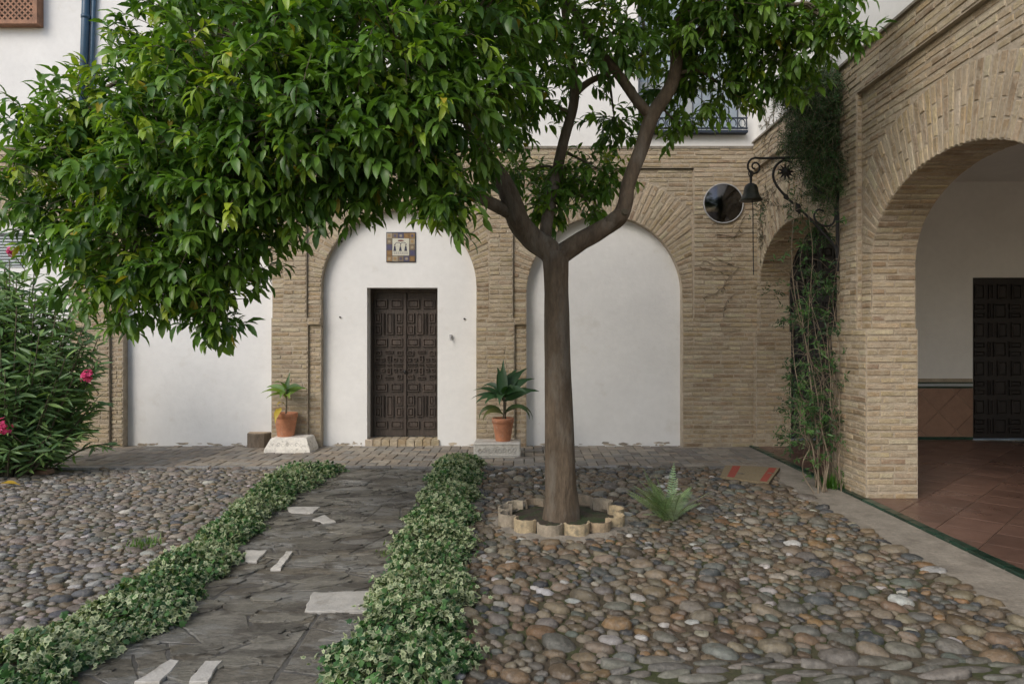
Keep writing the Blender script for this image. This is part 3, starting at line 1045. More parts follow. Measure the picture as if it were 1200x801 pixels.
palR = [((.130, .092, .054), 28), ((.150, .122, .082), 26), ((.112, .104, .084), 20), ((.175, .108, .050), 7), ((.050, .053, .053), 12), ((.36, .345, .31), 5), ((.080, .060, .038), 14), ((.21, .185, .14), 8), ((.10, .105, .085), 8)]
palL = [((.205, .175, .140), 30), ((.155, .128, .094), 28), ((.148, .142, .128), 20), ((.075, .077, .080), 9), ((.33, .31, .28), 8), ((.165, .118, .068), 9)]


def bed(name, label, pts, z, m='bed', cat='pavement'):
    b = MB()
    n = len(pts) // 2
    vs = [(p[0], p[1], z) for p in pts]
    b.add(vs, [tuple(range(len(pts)))])
    return b.build(name, MAT[m], None, label=label, category=cat, kind='structure')


yy_ = list(np.linspace(2.2, YP, 14))
bR = bed('cobble_pavement', 'brown river cobble paving around the tree, reaching to the arcade kerb', [(xat(ivR, y), y) for y in yy_] + [(2.85, YP), (2.85, 2.2)], -.003)
bL = bed('cobble_pavement', 'greyish river cobble paving between the flowering shrub and the ivy edging', [(-9.5, 2.2)] + [(xat(ivL, y), y) for y in yy_] + [(-9.5, YP)], -.001)
inR = lambda x, y: xat(ivR, y) + .05 < x < 2.82 and (y > 3.42 or x < .55 + .2 * math.sin(y * 9)) and math.hypot(x - TX, y - TY - .02) > .60
cobbles('c', '', inR, (-1.2, 2.9, 2.6, YP), (.024, .070), 1.5, R(-28), palR, bed=bR, gap=.006, hgt=.54)
inR2 = lambda x, y: x > .58 + .2 * math.sin(y * 9) and x < 2.85 and y <= 3.40
cobbles('c', '', inR2, (.4, 2.9, 2.6, 3.42), (.026, .042), 3.4, R(4), [((.14, .13, .105), 3), ((.11, .105, .085), 3), ((.18, .165, .135), 2)], hgt=.42, bed=bR, cap=40)
inL = lambda x, y: -8.6 < x < xat(ivL, y) - .05 and math.hypot((x + 6.3) / 1.0, (y - 8.35) / .45) > 1
cobbles('c', '', inL, (-8.6, 0, 2.7, YP), (.020, .052), 1.65, R(4), palL, bed=bL, hgt=.52, gap=.006)

# slate path
pathb = bed('stone_path', 'damp grey slate path running between two ivy edgings to the door', [(xat(ivL, y), y) for y in yy_] + [(xat(ivR, y), y) for y in reversed(yy_)], -.001, 'mud')
def parea(p):
    return abs(sum(p[k][0] * p[(k + 1) % len(p)][1] - p[(k + 1) % len(p)][0] * p[k][1] for k in range(len(p)))) / 2


def split(poly, out):
    ar = parea(poly)
    xs2 = [p[0] for p in poly]; ys2 = [p[1] for p in poly]
    wx, wy = max(xs2) - min(xs2), max(ys2) - min(ys2)
    if ar < random.choice([.05, .12, .22, .40]) and max(wx, wy) < 1.1:
        out.append(poly); return
    # cut across the longer side, at a wandering angle
    a = (0 if wx > wy else PI / 2) + random.gauss(0, .38)
    w0 = [random.random() + .6 for _ in poly]
    cx = sum(p[0] * q_ for p, q_ in zip(poly, w0)) / sum(w0); cy = sum(p[1] * q_ for p, q_ in zip(poly, w0)) / sum(w0)
    nx, ny = math.cos(a), math.sin(a)
    c = nx * cx + ny * cy
    g2 = random.choice([.0012, .002, .004])
    for pl in (clip_poly(poly, nx, ny, c - g2), clip_poly(poly, -nx, -ny, -c - g2)):
        if len(pl) >= 3 and parea(pl) > .006: split(pl, out)


slabs = []
split([(-3.6, 2.2), (.1, 2.2), (.1, YP), (-3.6, YP)], slabs)
for poly in slabs:
    x = sum(p[0] for p in poly) / len(poly); y = sum(p[1] for p in poly) / len(poly)
    if all(not (xat(ivL, p[1]) < p[0] < xat(ivR, p[1])) for p in poly + [(x, y)]): continue
    yc = sum(p[1] for p in poly) / len(poly)
    # roughen the outline
    rp = []
    for i in range(len(poly)):
        p, q_ = Vector(poly[i]), Vector(poly[(i + 1) % len(poly)])
        n = max(1, int((q_ - p).length / .06))
        for k in range(n):
            w_ = p.lerp(q_, k / n)
            c_ = Vector((x, y)) - w_
            rp.append(tuple(w_ + c_.normalized() * random.uniform(0, .009)))
    xl, xr_ = xat(ivL, yc), xat(ivR, yc)
    rp = [(min(max(px_, xat(ivL, py_) - .02), xat(ivR, py_) + .02), py_) for px_, py_ in rp]
    k = random.uniform(.8, 1.2)
    base = random.choice([(.140, .126, .098), (.112, .10, .078), (.175, .162, .132), (.125, .108, .078)])
    t = MB(); t.poly_prism(rp, -.03, random.uniform(.001, .006), tuple(c_ * k for c_ in base), inset=.008, tilt=(random.gauss(0, .004), random.gauss(0, .004)))
    t.build('slab', MAT['slab'], pathb)
fk = MB()
for _ in range(420):
    y = 2.4 + (YP - 2.5) * random.random() ** .8
    x = random.uniform(xat(ivL, y), xat(ivR, y))
    rx = random.uniform(.03, .20) * random.choice([.5, 1, 1]); ry_ = rx * random.uniform(.25, .6)
    an = random.gauss(.15, .35); n = 13
    pl = []
    for k in range(n):
        a = 2 * PI * k / n; q_ = random.uniform(.6, 1.15)
        px_, py_ = rx * q_ * math.cos(a), ry_ * q_ * math.sin(a)
        pl.append((x + px_ * math.cos(an) - py_ * math.sin(an), y + px_ * math.sin(an) + py_ * math.cos(an)))
    if max(p[1] for p in pl) > YP: continue
    k = random.uniform(.55, 1.75)
    fk.poly_prism(pl, 0, .007 + random.uniform(.001, .009), (.126 * k, .116 * k, .092 * k), inset=.004, tilt=(random.gauss(0, .012), random.gauss(0, .012)))
fk.build('stone_flakes', MAT['slab'], pathb, kind='stuff')
for pts in ([(334, 595.5), (375, 595.5), (367, 603), (340, 601)], [(367, 610), (379, 605), (394, 613), (379, 615)], [(336, 648), (344, 648), (328, 669), (318, 669)],
            [(366, 697), (441, 695), (444, 712), (435, 719), (356, 719)], [(200, 775), (210, 778), (188, 803), (158, 803)], [(288, 647), (313, 647), (300, 660), (287, 660)], [(240, 778), (260, 777), (243, 803), (220, 803)]):
    gp = [G2(*p) for p in pts]
    rp = []
    for i in range(len(gp)):
        p, q_ = Vector(gp[i]), Vector(gp[(i + 1) % len(gp)])
        n = max(1, int((q_ - p).length / .05))
        for k in range(n): rp.append(tuple(p.lerp(q_, k / n) + Vector((random.uniform(-.006, .006), random.uniform(-.008, .008)))))
    t = MB(); k = random.uniform(.75, 1.0)
    t.poly_prism(rp[::-1], -.02, .019, (k, k, k), inset=.005); t.build('marble_piece', MAT['marble'], pathb)

# herringbone brick pavement along the house
pv = bed('brick_pavement', 'worn herringbone brick pavement along the foot of the white house', [(-9.5, YP), (3.27, YP), (3.27, YB + .3), (-9.5, YB + .3)], -.016, 'bed')
wp = Wall()
bl, bw2 = .27, .135


def pav_tint():
    c = random.choice([(.26, .225, .18), (.29, .24, .18), (.25, .23, .195), (.32, .28, .22), (.22, .19, .155)])
    k = random.uniform(.85, 1.15)
    return tuple(x * k for x in c)


PG = lambda a, b, h: (a, b, h - .006)
for i in range(-90, 70):
    for j in range(-60, 50):
        # herringbone lattice
        ox = -3 + (i * bw2 + j * bw2); oy = YP + (j * bw2 - i * bw2)
        # one horizontal and one vertical brick per cell (period 2 bricks)
        if (i - j) % 2: pass
        for (x, y, hx, hy) in ((ox, oy, bl, bw2), (ox - bw2, oy, bw2, bl)) if (i % 2 == 0) else ():
            if x < -8.6 or x > 3.26 or y > YB + .25 or y + hy < YP + .01 or y + hy > YB + .4: continue
            x1_, y0_, y1_ = min(x + hx, 3.27), max(y, YP), y + hy
            if x1_ - x < .03 or y1_ - y0_ < .03: continue
            wp.brick(PG, x + .006, x1_ - .006, y0_ + .006, y1_ - .006, proud=(.0, .010), ja=.003, jb=.003, tint=pav_tint())
# fill the other half of the lattice with header bricks
wp.build(pv, MAT['paver'], rest='paving_bricks')

x = -6.4
while x < 2.7:
    l = random.uniform(.18, .55)
    if random.random() < .72:
        dpt = random.uniform(.07, .14)
        yc = YP - .02 + random.uniform(-.03, .02)
        pl = [(x + .01, yc - dpt / 2 + random.uniform(-.02, .02)), (x + l * .5, yc - dpt / 2 + random.uniform(-.02, .02)), (x + l - .01, yc - dpt / 2 + random.uniform(-.02, .02)),
              (x + l - .02, yc + dpt / 2 + random.uniform(-.02, .02)), (x + l * .4, yc + dpt / 2 + random.uniform(-.02, .02)), (x + .02, yc + dpt / 2 + random.uniform(-.02, .02))]
        k = random.uniform(.6, 1.3)
        t = MB(); t.poly_prism(pl, -.02, .019 + random.uniform(0, .008), (.20 * k, .195 * k, .185 * k), inset=.008); t.build('edging_stone', MAT['cobble'], pv)
    x += l
# concrete kerb strip and green glazed edge of the gallery floor
ks = MB()
n = 40
for i in range(n):
    y0, y1 = 1.6 + i * (10.07 - 1.6) / n, 1.6 + (i + 1) * (10.07 - 1.6) / n
    e0 = 2.80 + .02 * math.sin(i * 1.3) + .012 * math.sin(i * 3.1); e1 = 2.80 + .02 * math.sin((i + 1) * 1.3) + .012 * math.sin((i + 1) * 3.1)
    if y0 < YP: ks.quad((e0, y0, .004), (3.30, y0, .012), (3.30, y1, .012), (e1, y1, .004))
    else: ks.quad((3.0, y0, .006), (3.30, y0, .012), (3.30, y1, .012), (3.0, y1, .006))
ks.build('kerb_strip', MAT['concrete'], None, label='worn sandy concrete strip between the cobbles and the green tiled edge', category='kerb', kind='structure')
gf = bed('gallery_floor', 'glossy brown diagonal floor tiles of the arcade gallery with a green glazed edge', [(XR - .06, .2), (9.4, .2), (9.4, YE + .06), (XR - .06, YE + .06)], .018, 'mortar', 'floor')
for i in range(46):
    y0 = .9 + i * .2
    if y0 > 9.9: break
    t = MB(); kk = random.uniform(.6, 1.4)
    t.box(XR - .062, XR - .002 + .03, y0 + .002, y0 + .196, -.01, .034 + random.uniform(-.002, .002), (kk, kk, kk), bev=.006)
    t.build('edge_tile', MAT['green'], gf)
q = .385
cnt = 0
for i in range(-30, 40):
    for j in range(-30, 40):
        cx, cy = 3.53 + (i + j) * q * .7071, 5.53 + (j - i) * q * .7071
        if not (XR - .3 < cx < 9.6 and 2.6 < cy < YE + .3): continue
        hq = q / 2 - .003
        poly = [(cx, cy - hq * 1.414), (cx + hq * 1.414, cy), (cx, cy + hq * 1.414), (cx - hq * 1.414, cy)]
        for (A, B, C) in ((-1, 0, -(XR + .032)), (1, 0, 9.38), (0, 1, YE + .05)):
            poly = clip_poly(poly, A, B, C)
            if len(poly) < 3: break
        if len(poly) < 3: continue
        k = random.uniform(.82, 1.18)
        t = MB(); t.poly_prism(poly, .018, .03 + random.uniform(-.0008, .0008), (k, k * .98, k * .97), inset=.003)
        t.build('floor_tile', MAT['floor_tile'], gf)
        cnt += 1
print('floor tiles', cnt)

# ================================================================= LEAF TOOLS
def leaf_template(kind):
    if kind == 'citrus':           # pointed oval folded on the midrib and arched
        prof = [(0, 0), (.18, .62), (.45, 1.0), (.75, .68), (1, 0)]
        v, t = [], []
        zc = lambda x: .10 * math.sin(x * PI) - .10 * x * x
        v.append((0, 0, 0))
        for x, w_ in prof[1:-1]:
            v += [(x, -w_ / 2, zc(x) + .05 * w_), (x, 0, zc(x) - .02), (x, w_ / 2, zc(x) + .05 * w_)]
        v.append((1, 0, zc(1)))
        t += [(0, 1, 2), (0, 2, 3)]
        for r in range(2):
            a = 1 + r * 3; b = a + 3
            t += [(a, b, b + 1), (a, b + 1, a + 1), (a + 1, b + 1, b + 2), (a + 1, b + 2, a + 2)]
        t += [(7, 10, 8), (8, 10, 9)]
        return np.array(v), np.array(t)
    if kind == 'lance':            # long narrow shrub leaf
        v = [(0, 0, 0), (.35, -.5, .03), (.35, 0, 0), (.35, .5, .03), (.7, -.42, -.01), (.7, 0, -.04), (.7, .42, -.01), (1, 0, -.12)]
        t = [(0, 1, 2), (0, 2, 3), (1, 4, 5), (1, 5, 2), (2, 5, 6), (2, 6, 3), (4, 7, 5), (5, 7, 6)]
        return np.array(v), np.array(t)
    if kind == 'ivy':              # five-lobed
        out = [(0, 0), (.12, -.42), (.38, -.30), (.60, -.44), (.66, -.17), (1, 0), (.66, .17), (.60, .44), (.38, .30), (.12, .42)]
        v = [(.36, 0, .03)] + [(x, y, -.05 * abs(y) * 2 - .02) for x, y in out]
        n = len(out)
        t = [(0, 1 + k, 1 + (k + 1) % n) for k in range(n)]
        return np.array(v), np.array(t)
    if kind == 'blade':
        v = [(0, -.5, 0), (0, .5, 0), (.5, -.4, .04), (.5, .4, .04), (1, 0, -.06)]
        t = [(0, 2, 3), (0, 3, 1), (2, 4, 3)]
        return np.array(v), np.array(t)


def norm(a):
    return a / np.maximum(np.linalg.norm(a, axis=-1, keepdims=True), 1e-9)


def leaves_arrays(kind, pos, dirs, nrm, ln, wd, tint, rim=None):
    tv, tt = leaf_template(kind)
    d = norm(dirs)
    nn = norm(nrm - d * np.sum(nrm * d, -1, keepdims=True))
    s_ = np.cross(nn, d)
    n = len(pos); k = len(tv)
    V = pos[:, None, :] + d[:, None, :] * (tv[None, :, 0:1] * ln[:, None, None]) + s_[:, None, :] * (tv[None, :, 1:2] * wd[:, None, None]) + nn[:, None, :] * (tv[None, :, 2:3] * ln[:, None, None])
    T = np.repeat(tint[:, None, :], k, axis=1)
    if rim is not None:
        T[:, 1:, :] = rim[:, None, :]
    return V, tt, T


def leaf_parts(V, tt, T, mat, parent, cap=300, hide=None, name='leaf', rest='foliage'):
    """the largest visible leaves become parts of their own, the others one mesh"""
    n, k, _ = V.shape
    c = V.mean(axis=1)
    d = np.maximum(c[:, 1], .3)
    u = VPX + F_PX * c[:, 0] / d; v = VPY - F_PX * (c[:, 2] - CAMH) / d
    # projected size of the leaf outline
    du = VPX + F_PX * V[:, :, 0] / d[:, None]; dv = VPY - F_PX * (V[:, :, 2] - CAMH) / d[:, None]
    ex_ = (du.max(1) - du.min(1)) * (dv.max(1) - dv.min(1))
    ok = (u > 2) & (u < 1198) & (v > 2) & (v < 799) & (c[:, 1] > .5)
    # keep those nearest to the viewer in their patch of picture
    cellid = (u // 26).astype(int) * 1000 + (v // 26).astype(int)
    order = np.argsort(c[:, 1])
    seen = {}
    front = np.zeros(n, bool)
    for i in order:
        if not ok[i]: continue
        s_ = seen.get(cellid[i], 0)
        if s_ < 2:
            seen[cellid[i]] = s_ + 1; front[i] = True
    score = np.where(front, ex_, 0)
    top = np.argsort(-score)[:cap]
    top = top[score[top] > 0]
    m = np.ones(n, bool); m[top] = False
    for i in top:
        np_mesh(name, V[i], tt, T[i], mat, parent)
    Vr, Tr = V[m], T[m]
    nr = len(Vr)
    tris = (tt[None] + (np.arange(nr) * k)[:, None, None]).reshape(-1, 3)
    np_mesh(rest, Vr.reshape(-1, 3), tris, Tr.reshape(-1, 3), mat, parent, kind='stuff')


def stuff_leaves(V, tt, T, mat, parent, name, **tags):
    n, k, _ = V.shape
    tris = (tt[None] + (np.arange(n) * k)[:, None, None]).reshape(-1, 3)
    return np_mesh(name, V.reshape(-1, 3), tris, T.reshape(-1, 3), mat, parent, **tags)


# ================================================================= ORANGE TREE
tree = thing('orange_tree', 'spreading evergreen orange tree with a forked trunk in a scalloped ring', 'tree')
tb = P3(657, 612, TY); tb.z = 0
tk = MB()
tp = smooth_path([(TX + .005, TY, -.06), (TX, TY, .06), (TX - .005, TY, .30), (TX - .01, TY, .9), (TX - .03, TY, 1.5), (TX - .04, TY, 2.0), (TX - .05, TY, 2.36)], 5)
tr_ = lerp_list([.185, .165, .138, .122, .112, .105, .112], len(tp))
tk.tube(tp, tr_, 32, wob=.05)
tk.build('trunk', MAT['bark'], tree, smooth=True)
limb_pts = []


def limb(pxs, rads, k=5, n=14, wob=.05, name='limb'):
    pts = smooth_path([P3(*p) for p in pxs], k)
    rs = lerp_list(rads, len(pts))
    mb = MB(); mb.tube(pts, rs, n, wob=wob)
    mb.build(name, MAT['bark'], tree, smooth=True)
    limb_pts.extend(pts[len(pts) // 4:])
    return pts


D = TY
limb([(651, 318, D), (646, 297, D), (625, 281, D), (610, 262, D - .05), (601, 240, D - .08), (588, 212, D - .1), (569, 182, D - .15), (548, 140, D - .3), (520, 90, D - .5), (490, 30, D - .6)], [.09, .105, .100, .098, .09, .078, .066, .055, .04, .025])
limb([(604, 252, D - .05), (585, 243, D - .12), (560, 230, D - .25), (535, 219, D - .4), (500, 205, D - .6), (450, 180, D - .8), (390, 160, D - .95), (320, 150, D - 1.0)], [.06, .056, .05, .046, .04, .034, .028, .02])
limb([(653, 318, D), (656, 300, D), (676, 285, D), (697, 274, D), (716, 262, D), (727, 252, D), (733, 236, D)], [.08, .088, .085, .078, .075, .075, .06])
st_ = MB(); a_, b_2 = P3(712, 264, D), P3(731, 250, D - .03)
st_.tube([a_, a_.lerp(b_2, .8), b_2], [.07, .07, .062], 14, wob=.04); st_.build('cut_stub', MAT['bark'], tree, smooth=True)
ringm = MB(); ringm.tube([b_2 + Vector((-.004, -.052, 0)), b_2 + Vector((.004, -.068, .002))], [.034, .026], 12); ringm.build('cut_face', MAT['twig'], tree)
limb([(728, 252, D), (733, 235, D), (737, 215, D + .02), (752, 173, D + .05), (764, 136, D + .05), (785, 104, D + .05), (793, 74, D), (791, 42, D), (806, 0, D), (815, -60, D)], [.062, .066, .063, .064, .066, .058, .055, .052, .045, .035])
limb([(764, 138, D + .05), (744, 115, D), (728, 92, D - .05), (711, 70, D - .1), (686, 37, D - .15), (660, -10, D - .2)], [.046, .045, .042, .04, .036, .028])
limb([(640, 288, D), (640, 262, D + .12), (648, 223, D + .25), (661, 165, D + .35), (673, 115, D + .35), (668, 62, D + .3), (660, 0, D + .3)], [.05, .055, .052, .048, .045, .04, .03])
limb([(672, 112, D + .35), (690, 96, D + .4), (712, 86, D + .5), (760, 60, D + .8)], [.034, .03, .027, .018])
limb([(790, 60, D), (830, 30, D - .1), (880, 10, D - .2), (940, 5, D - .4)], [.04, .034, .026, .016])
limb([(569, 182, D - .15), (530, 120, D + .2), (470, 70, D + .5), (400, 20, D + .7)], [.045, .038, .03, .02])
limb([(520, 90, D - .5), (440, 60, D - .8), (330, 60, D - 1), (200, 70, D - .9), (110, 110, D - .8)], [.04, .034, .028, .022, .014])
limb([(450, 180, D - .8), (360, 200, D - .9), (270, 220, D - .9), (180, 240, D - .85)], [.03, .026, .02, .013])

clusters = [  # u, v, depth, radius, density
    (70, 165, 5.0, .42, 1), (120, 150, 5.1, .52, 1), (180, 130, 5.0, .52, 1), (50, 215, 5.1, .40, 1), (110, 220, 5.0, .52, 1),
    (150, 265, 5.0, .56, 1), (75, 285, 5.2, .34, .8), (120, 330, 5.0, .34, 1), (150, 345, 4.9, .32, 1), (190, 300, 4.9, .46, 1), (235, 255, 4.8, .60, 1),
    (235, 320, 4.9, .36, 1), (255, 352, 4.9, .27, .9), (248, 380, 4.95, .16, .8), (290, 290, 4.9, .34, .8), (200, 190, 4.7, .62, 1), (260, 130, 4.7, .68, 1),
    (300, 200, 4.6, .58, 1), (178, 60, 5.1, .30, .9), (215, 45, 5.1, .42, 1), (320, 245, 4.8, .36, .9), (345, 140, 4.5, .66, 1), (370, 215, 4.6, .38, .9),
    (300, 50, 4.8, .64, 1), (390, 70, 4.5, .66, 1), (420, 150, 4.4, .56, 1), (415, 215, 4.6, .28, .9), (470, 60, 4.4, .64, 1), (480, 140, 4.4, .50, 1),
    (470, 190, 4.6, .36, .9), (520, 225, 4.5, .24, .9), (528, 248, 4.5, .15, .9), (540, 110, 4.6, .48, .9), (545, 40, 4.7, .60, 1), (555, 175, 5.0, .30, .6),
    (590, 40, 5.4, .60, .75), (620, 120, 6.3, .40, .55), (590, 140, 6.6, .34, .5), (640, 50, 6.3, .50, .55), (635, 240, 6.25, .27, .9), (665, 215, 6.35, .30, .9), (690, 240, 6.35, .20, .9), (705, 200, 6.5, .33, .7),
    (612, 200, 6.5, .26, .55), (690, 60, 6.6, .45, .5), (720, 140, 6.7, .34, .55), (730, 30, 5.6, .45, .7), (770, 40, 6.6, .45, .55), (800, 100, 6.4, .36, .85),
    (830, 50, 6.1, .48, .9), (845, 100, 6.2, .33, .8), (795, 145, 6.3, .22, .5), (880, 30, 5.9, .48, .9), (890, 85, 6.1, .32, .75), (930, 50, 5.8, .38, .85), (965, 20, 5.6, .36, .85), (1003, 38, 5.4, .17, .6), (930, 95, 6.0, .22, .6), (850, 0, 5.6, .5, .8),
    # upper crown, above the picture
    (215, -50, 5.1, .5, .8), (280, -60, 4.9, .7, .8), (400, -50, 4.8, .75, .8), (520, -60, 4.7, .75, .8), (640, -70, 5.2, .75, .7), (760, -70, 5.6, .75, .7), (880, -70, 5.8, .65, .7), (980, -50, 5.7, .45, .7),
    (300, -60, 6.2, .7, .6), (450, -60, 6.5, .8, .6), (600, -60, 6.7, .8, .5), (750, -70, 7.0, .75, .5), (420, -170, 5.6, .8, .6), (560, -190, 5.7, .9, .6), (700, -180, 6.0, .85, .6), (830, -160, 6.2, .7, .6),
    (330, 60, 6.1, .6, .7), (230, 110, 6.0, .55, .7), (430, 90, 6.2, .6, .7), (500, 60, 6.5, .5, .5), (150, 190, 5.8, .5, .7),
]
tw = MB()
LP, LD, LN_, LL, LW, LT = [], [], [], [], [], []
lpn = np.array([tuple(p) for p in limb_pts])
for (u, v, d, r, den) in clusters:
    c = P3(u, v, d)
    # branch that carries the cluster
    dd = np.linalg.norm(lpn - np.array(c), axis=1)
    best = int(np.argmin(dd))
    s0 = Vector(lpn[best])
    midp = s0.lerp(c, .5) + Vector((random.uniform(-.08, .08), random.uniform(-.08, .08), .10 * min(1, (c - s0).length)))
    if (c - s0).length > .1:
        br = smooth_path([s0, midp, c], 4)
        tw.tube(br, lerp_list([.02, .013, .007], len(br)), 6)
    nt_ = int(290 * r * r * den + 8)
    yl = max(0, min(1, (560 - u) / 500))          # more young shoots on the left, whose pale tint also stands in for light
    for _ in range(nt_):
        o = Vector((random.gauss(0, 1), random.gauss(0, 1), random.gauss(0, 1))).normalized()
        rad = r * (random.random() ** .45)
        base = c + Vector((o.x * rad, o.y * rad, o.z * rad * .85))
        dr = (o * .9 + Vector((random.gauss(0, .5), random.gauss(0, .5), random.gauss(0, .4))) + Vector((0, 0, .18))).normalized()
        L_ = random.uniform(.10, .24)
        p0 = base - dr * L_ * .5
        sag = random.uniform(.15, .75)
        p1 = p0 + dr * L_ * .5
        d2 = (dr + Vector((0, 0, -sag))).normalized()
        p2 = p1 + d2 * L_ * .55
        if random.random() < .55:
            tw.tube([c.lerp(p0, .45), p0, p1, p2], [.004, .0035, .003, .0015], 3, cap=False)
        young = random.random() < (.10 + .26 * yl) * (1.0 if o.z > -.2 else .35)
        nl = random.randint(7, 11)
        q = random.random()
        if young:
            ct = random.choice([(.23, .34, .035), (.19, .30, .032), (.30, .38, .04)])
        else:
            ct = random.choice([(.120, .225, .033), (.094, .190, .030), (.150, .265, .038), (.070, .145, .032)])
        for k in range(nl):
            f = (k + .6) / nl
            pp = p0.lerp(p1, f * 2) if f < .5 else p1.lerp(p2, f * 2 - 1)
            td = dr if f < .5 else d2
            ang = k * 2.4 + q * 6
            sd = td.cross(Vector((0, 0, 1)) if abs(td.z) < .9 else Vector((1, 0, 0))).normalized()
            s2 = td.cross(sd)
            radl = sd * math.cos(ang) + s2 * math.sin(ang)
            ld = td * (.35 + .6 * f) + radl * .75 + Vector((0, 0, -.38 - .25 * random.random()))
            LP.append(pp); LD.append(ld)
            LN_.append(Vector((random.gauss(0, .35) - .12, random.gauss(0, .35) - .25, 1.0)))
            l = random.uniform(.085, .145) * (.85 if young else 1)
            LL.append(l); LW.append(l * random.uniform(.32, .43))
            kk = random.uniform(.8, 1.2)
            tt_ = (ct[0] * kk, ct[1] * kk, ct[2] * kk)
            if random.random() < .006: tt_ = (.42, .34, .04)
            LT.append(tt_)
print('tree leaves', len(LP))
tw.build('twigs', MAT['twig'], tree, kind='stuff')
V_, t_, T_ = leaves_arrays('citrus', np.array([tuple(p) for p in LP]), np.array([tuple(p) for p in LD]), np.array([tuple(p) for p in LN_]), np.array(LL), np.array(LW), np.array(LT))
leaf_parts(V_, t_, T_, MAT['leaf'], tree)

# ================================================================= SCALLOPED RING
ring = thing('planting_ring', 'ring of upright curved clay tiles scalloped around the tree trunk', 'planter')
sm = MB()
nn_ = 40
vs = [(TX, TY + .02, .045)]
for rr_, zz in ((.25, .035), (.5, .015)):
    for k in range(nn_):
        a = 2 * PI * k / nn_
        vs.append((TX + rr_ * math.cos(a), TY + .02 + rr_ * math.sin(a), zz + random.uniform(-.008, .008)))
fs = [(0, 1 + k, 1 + (k + 1) % nn_) for k in range(nn_)] + [(1 + k, 1 + nn_ + k, 1 + nn_ + (k + 1) % nn_, 1 + (k + 1) % nn_) for k in range(nn_)]
sm.add(vs, fs); sm.build('soil', MAT['soil'], ring, smooth=True)
nt2 = 13
for k in range(nt2):
    a = 2 * PI * k / nt2 + .12
    rc = .46 + random.uniform(-.02, .02)
    cx, cy = TX + rc * math.cos(a), TY + .02 + rc * math.sin(a)
    ro = .108 * random.uniform(.93, 1.05); ri = ro - .016
    h = random.uniform(.085, .125)
    tl = random.uniform(-.06, .06)
    vs, fs = [], []
    m_ = 10
    for i in range(m_ + 1):
        b = a - PI * .52 + PI * 1.04 * i / m_
        for (r_, z_) in ((ro * .95, -.04), (ro, h), (ri, h), (ri * .95, -.04)):
            vs.append((cx + r_ * math.cos(b) + tl * z_, cy + r_ * math.sin(b), z_ + (random.uniform(-.004, .004) if z_ > 0 else 0)))
    for i in range(m_):
        for j in range(3):
            fs.append((i * 4 + j, (i + 1) * 4 + j, (i + 1) * 4 + j + 1, i * 4 + j + 1))
    fs += [(0, 1, 2, 3), tuple(m_ * 4 + q_ for q_ in (3, 2, 1, 0))]
    t = MB(); t.add(vs, fs, random.choice([(.46, .36, .22), (.40, .30, .19), (.36, .30, .22), (.50, .42, .30), (.30, .24, .17)]))
    t.build('curved_tile', MAT['old_tile'], ring, smooth=False)
# mortar collar
mc = MB(); pr = []
vs, fs = [], []
for k in range(48):
    a = 2 * PI * k / 48
    for (r_, z_) in ((.52, .028), (.60 + .02 * math.sin(a * 7), .010), (.68 + .02 * math.sin(a * 5), -.008)):
        vs.append((TX + r_ * math.cos(a), TY + .02 + r_ * math.sin(a), z_))
for k in range(48):
    for j in range(2): fs.append((k * 3 + j, k * 3 + j + 1, ((k + 1) % 48) * 3 + j + 1, ((k + 1) % 48) * 3 + j))
mc.add(vs, fs); mc.build('mortar_collar', MAT['concrete'], ring, smooth=True)

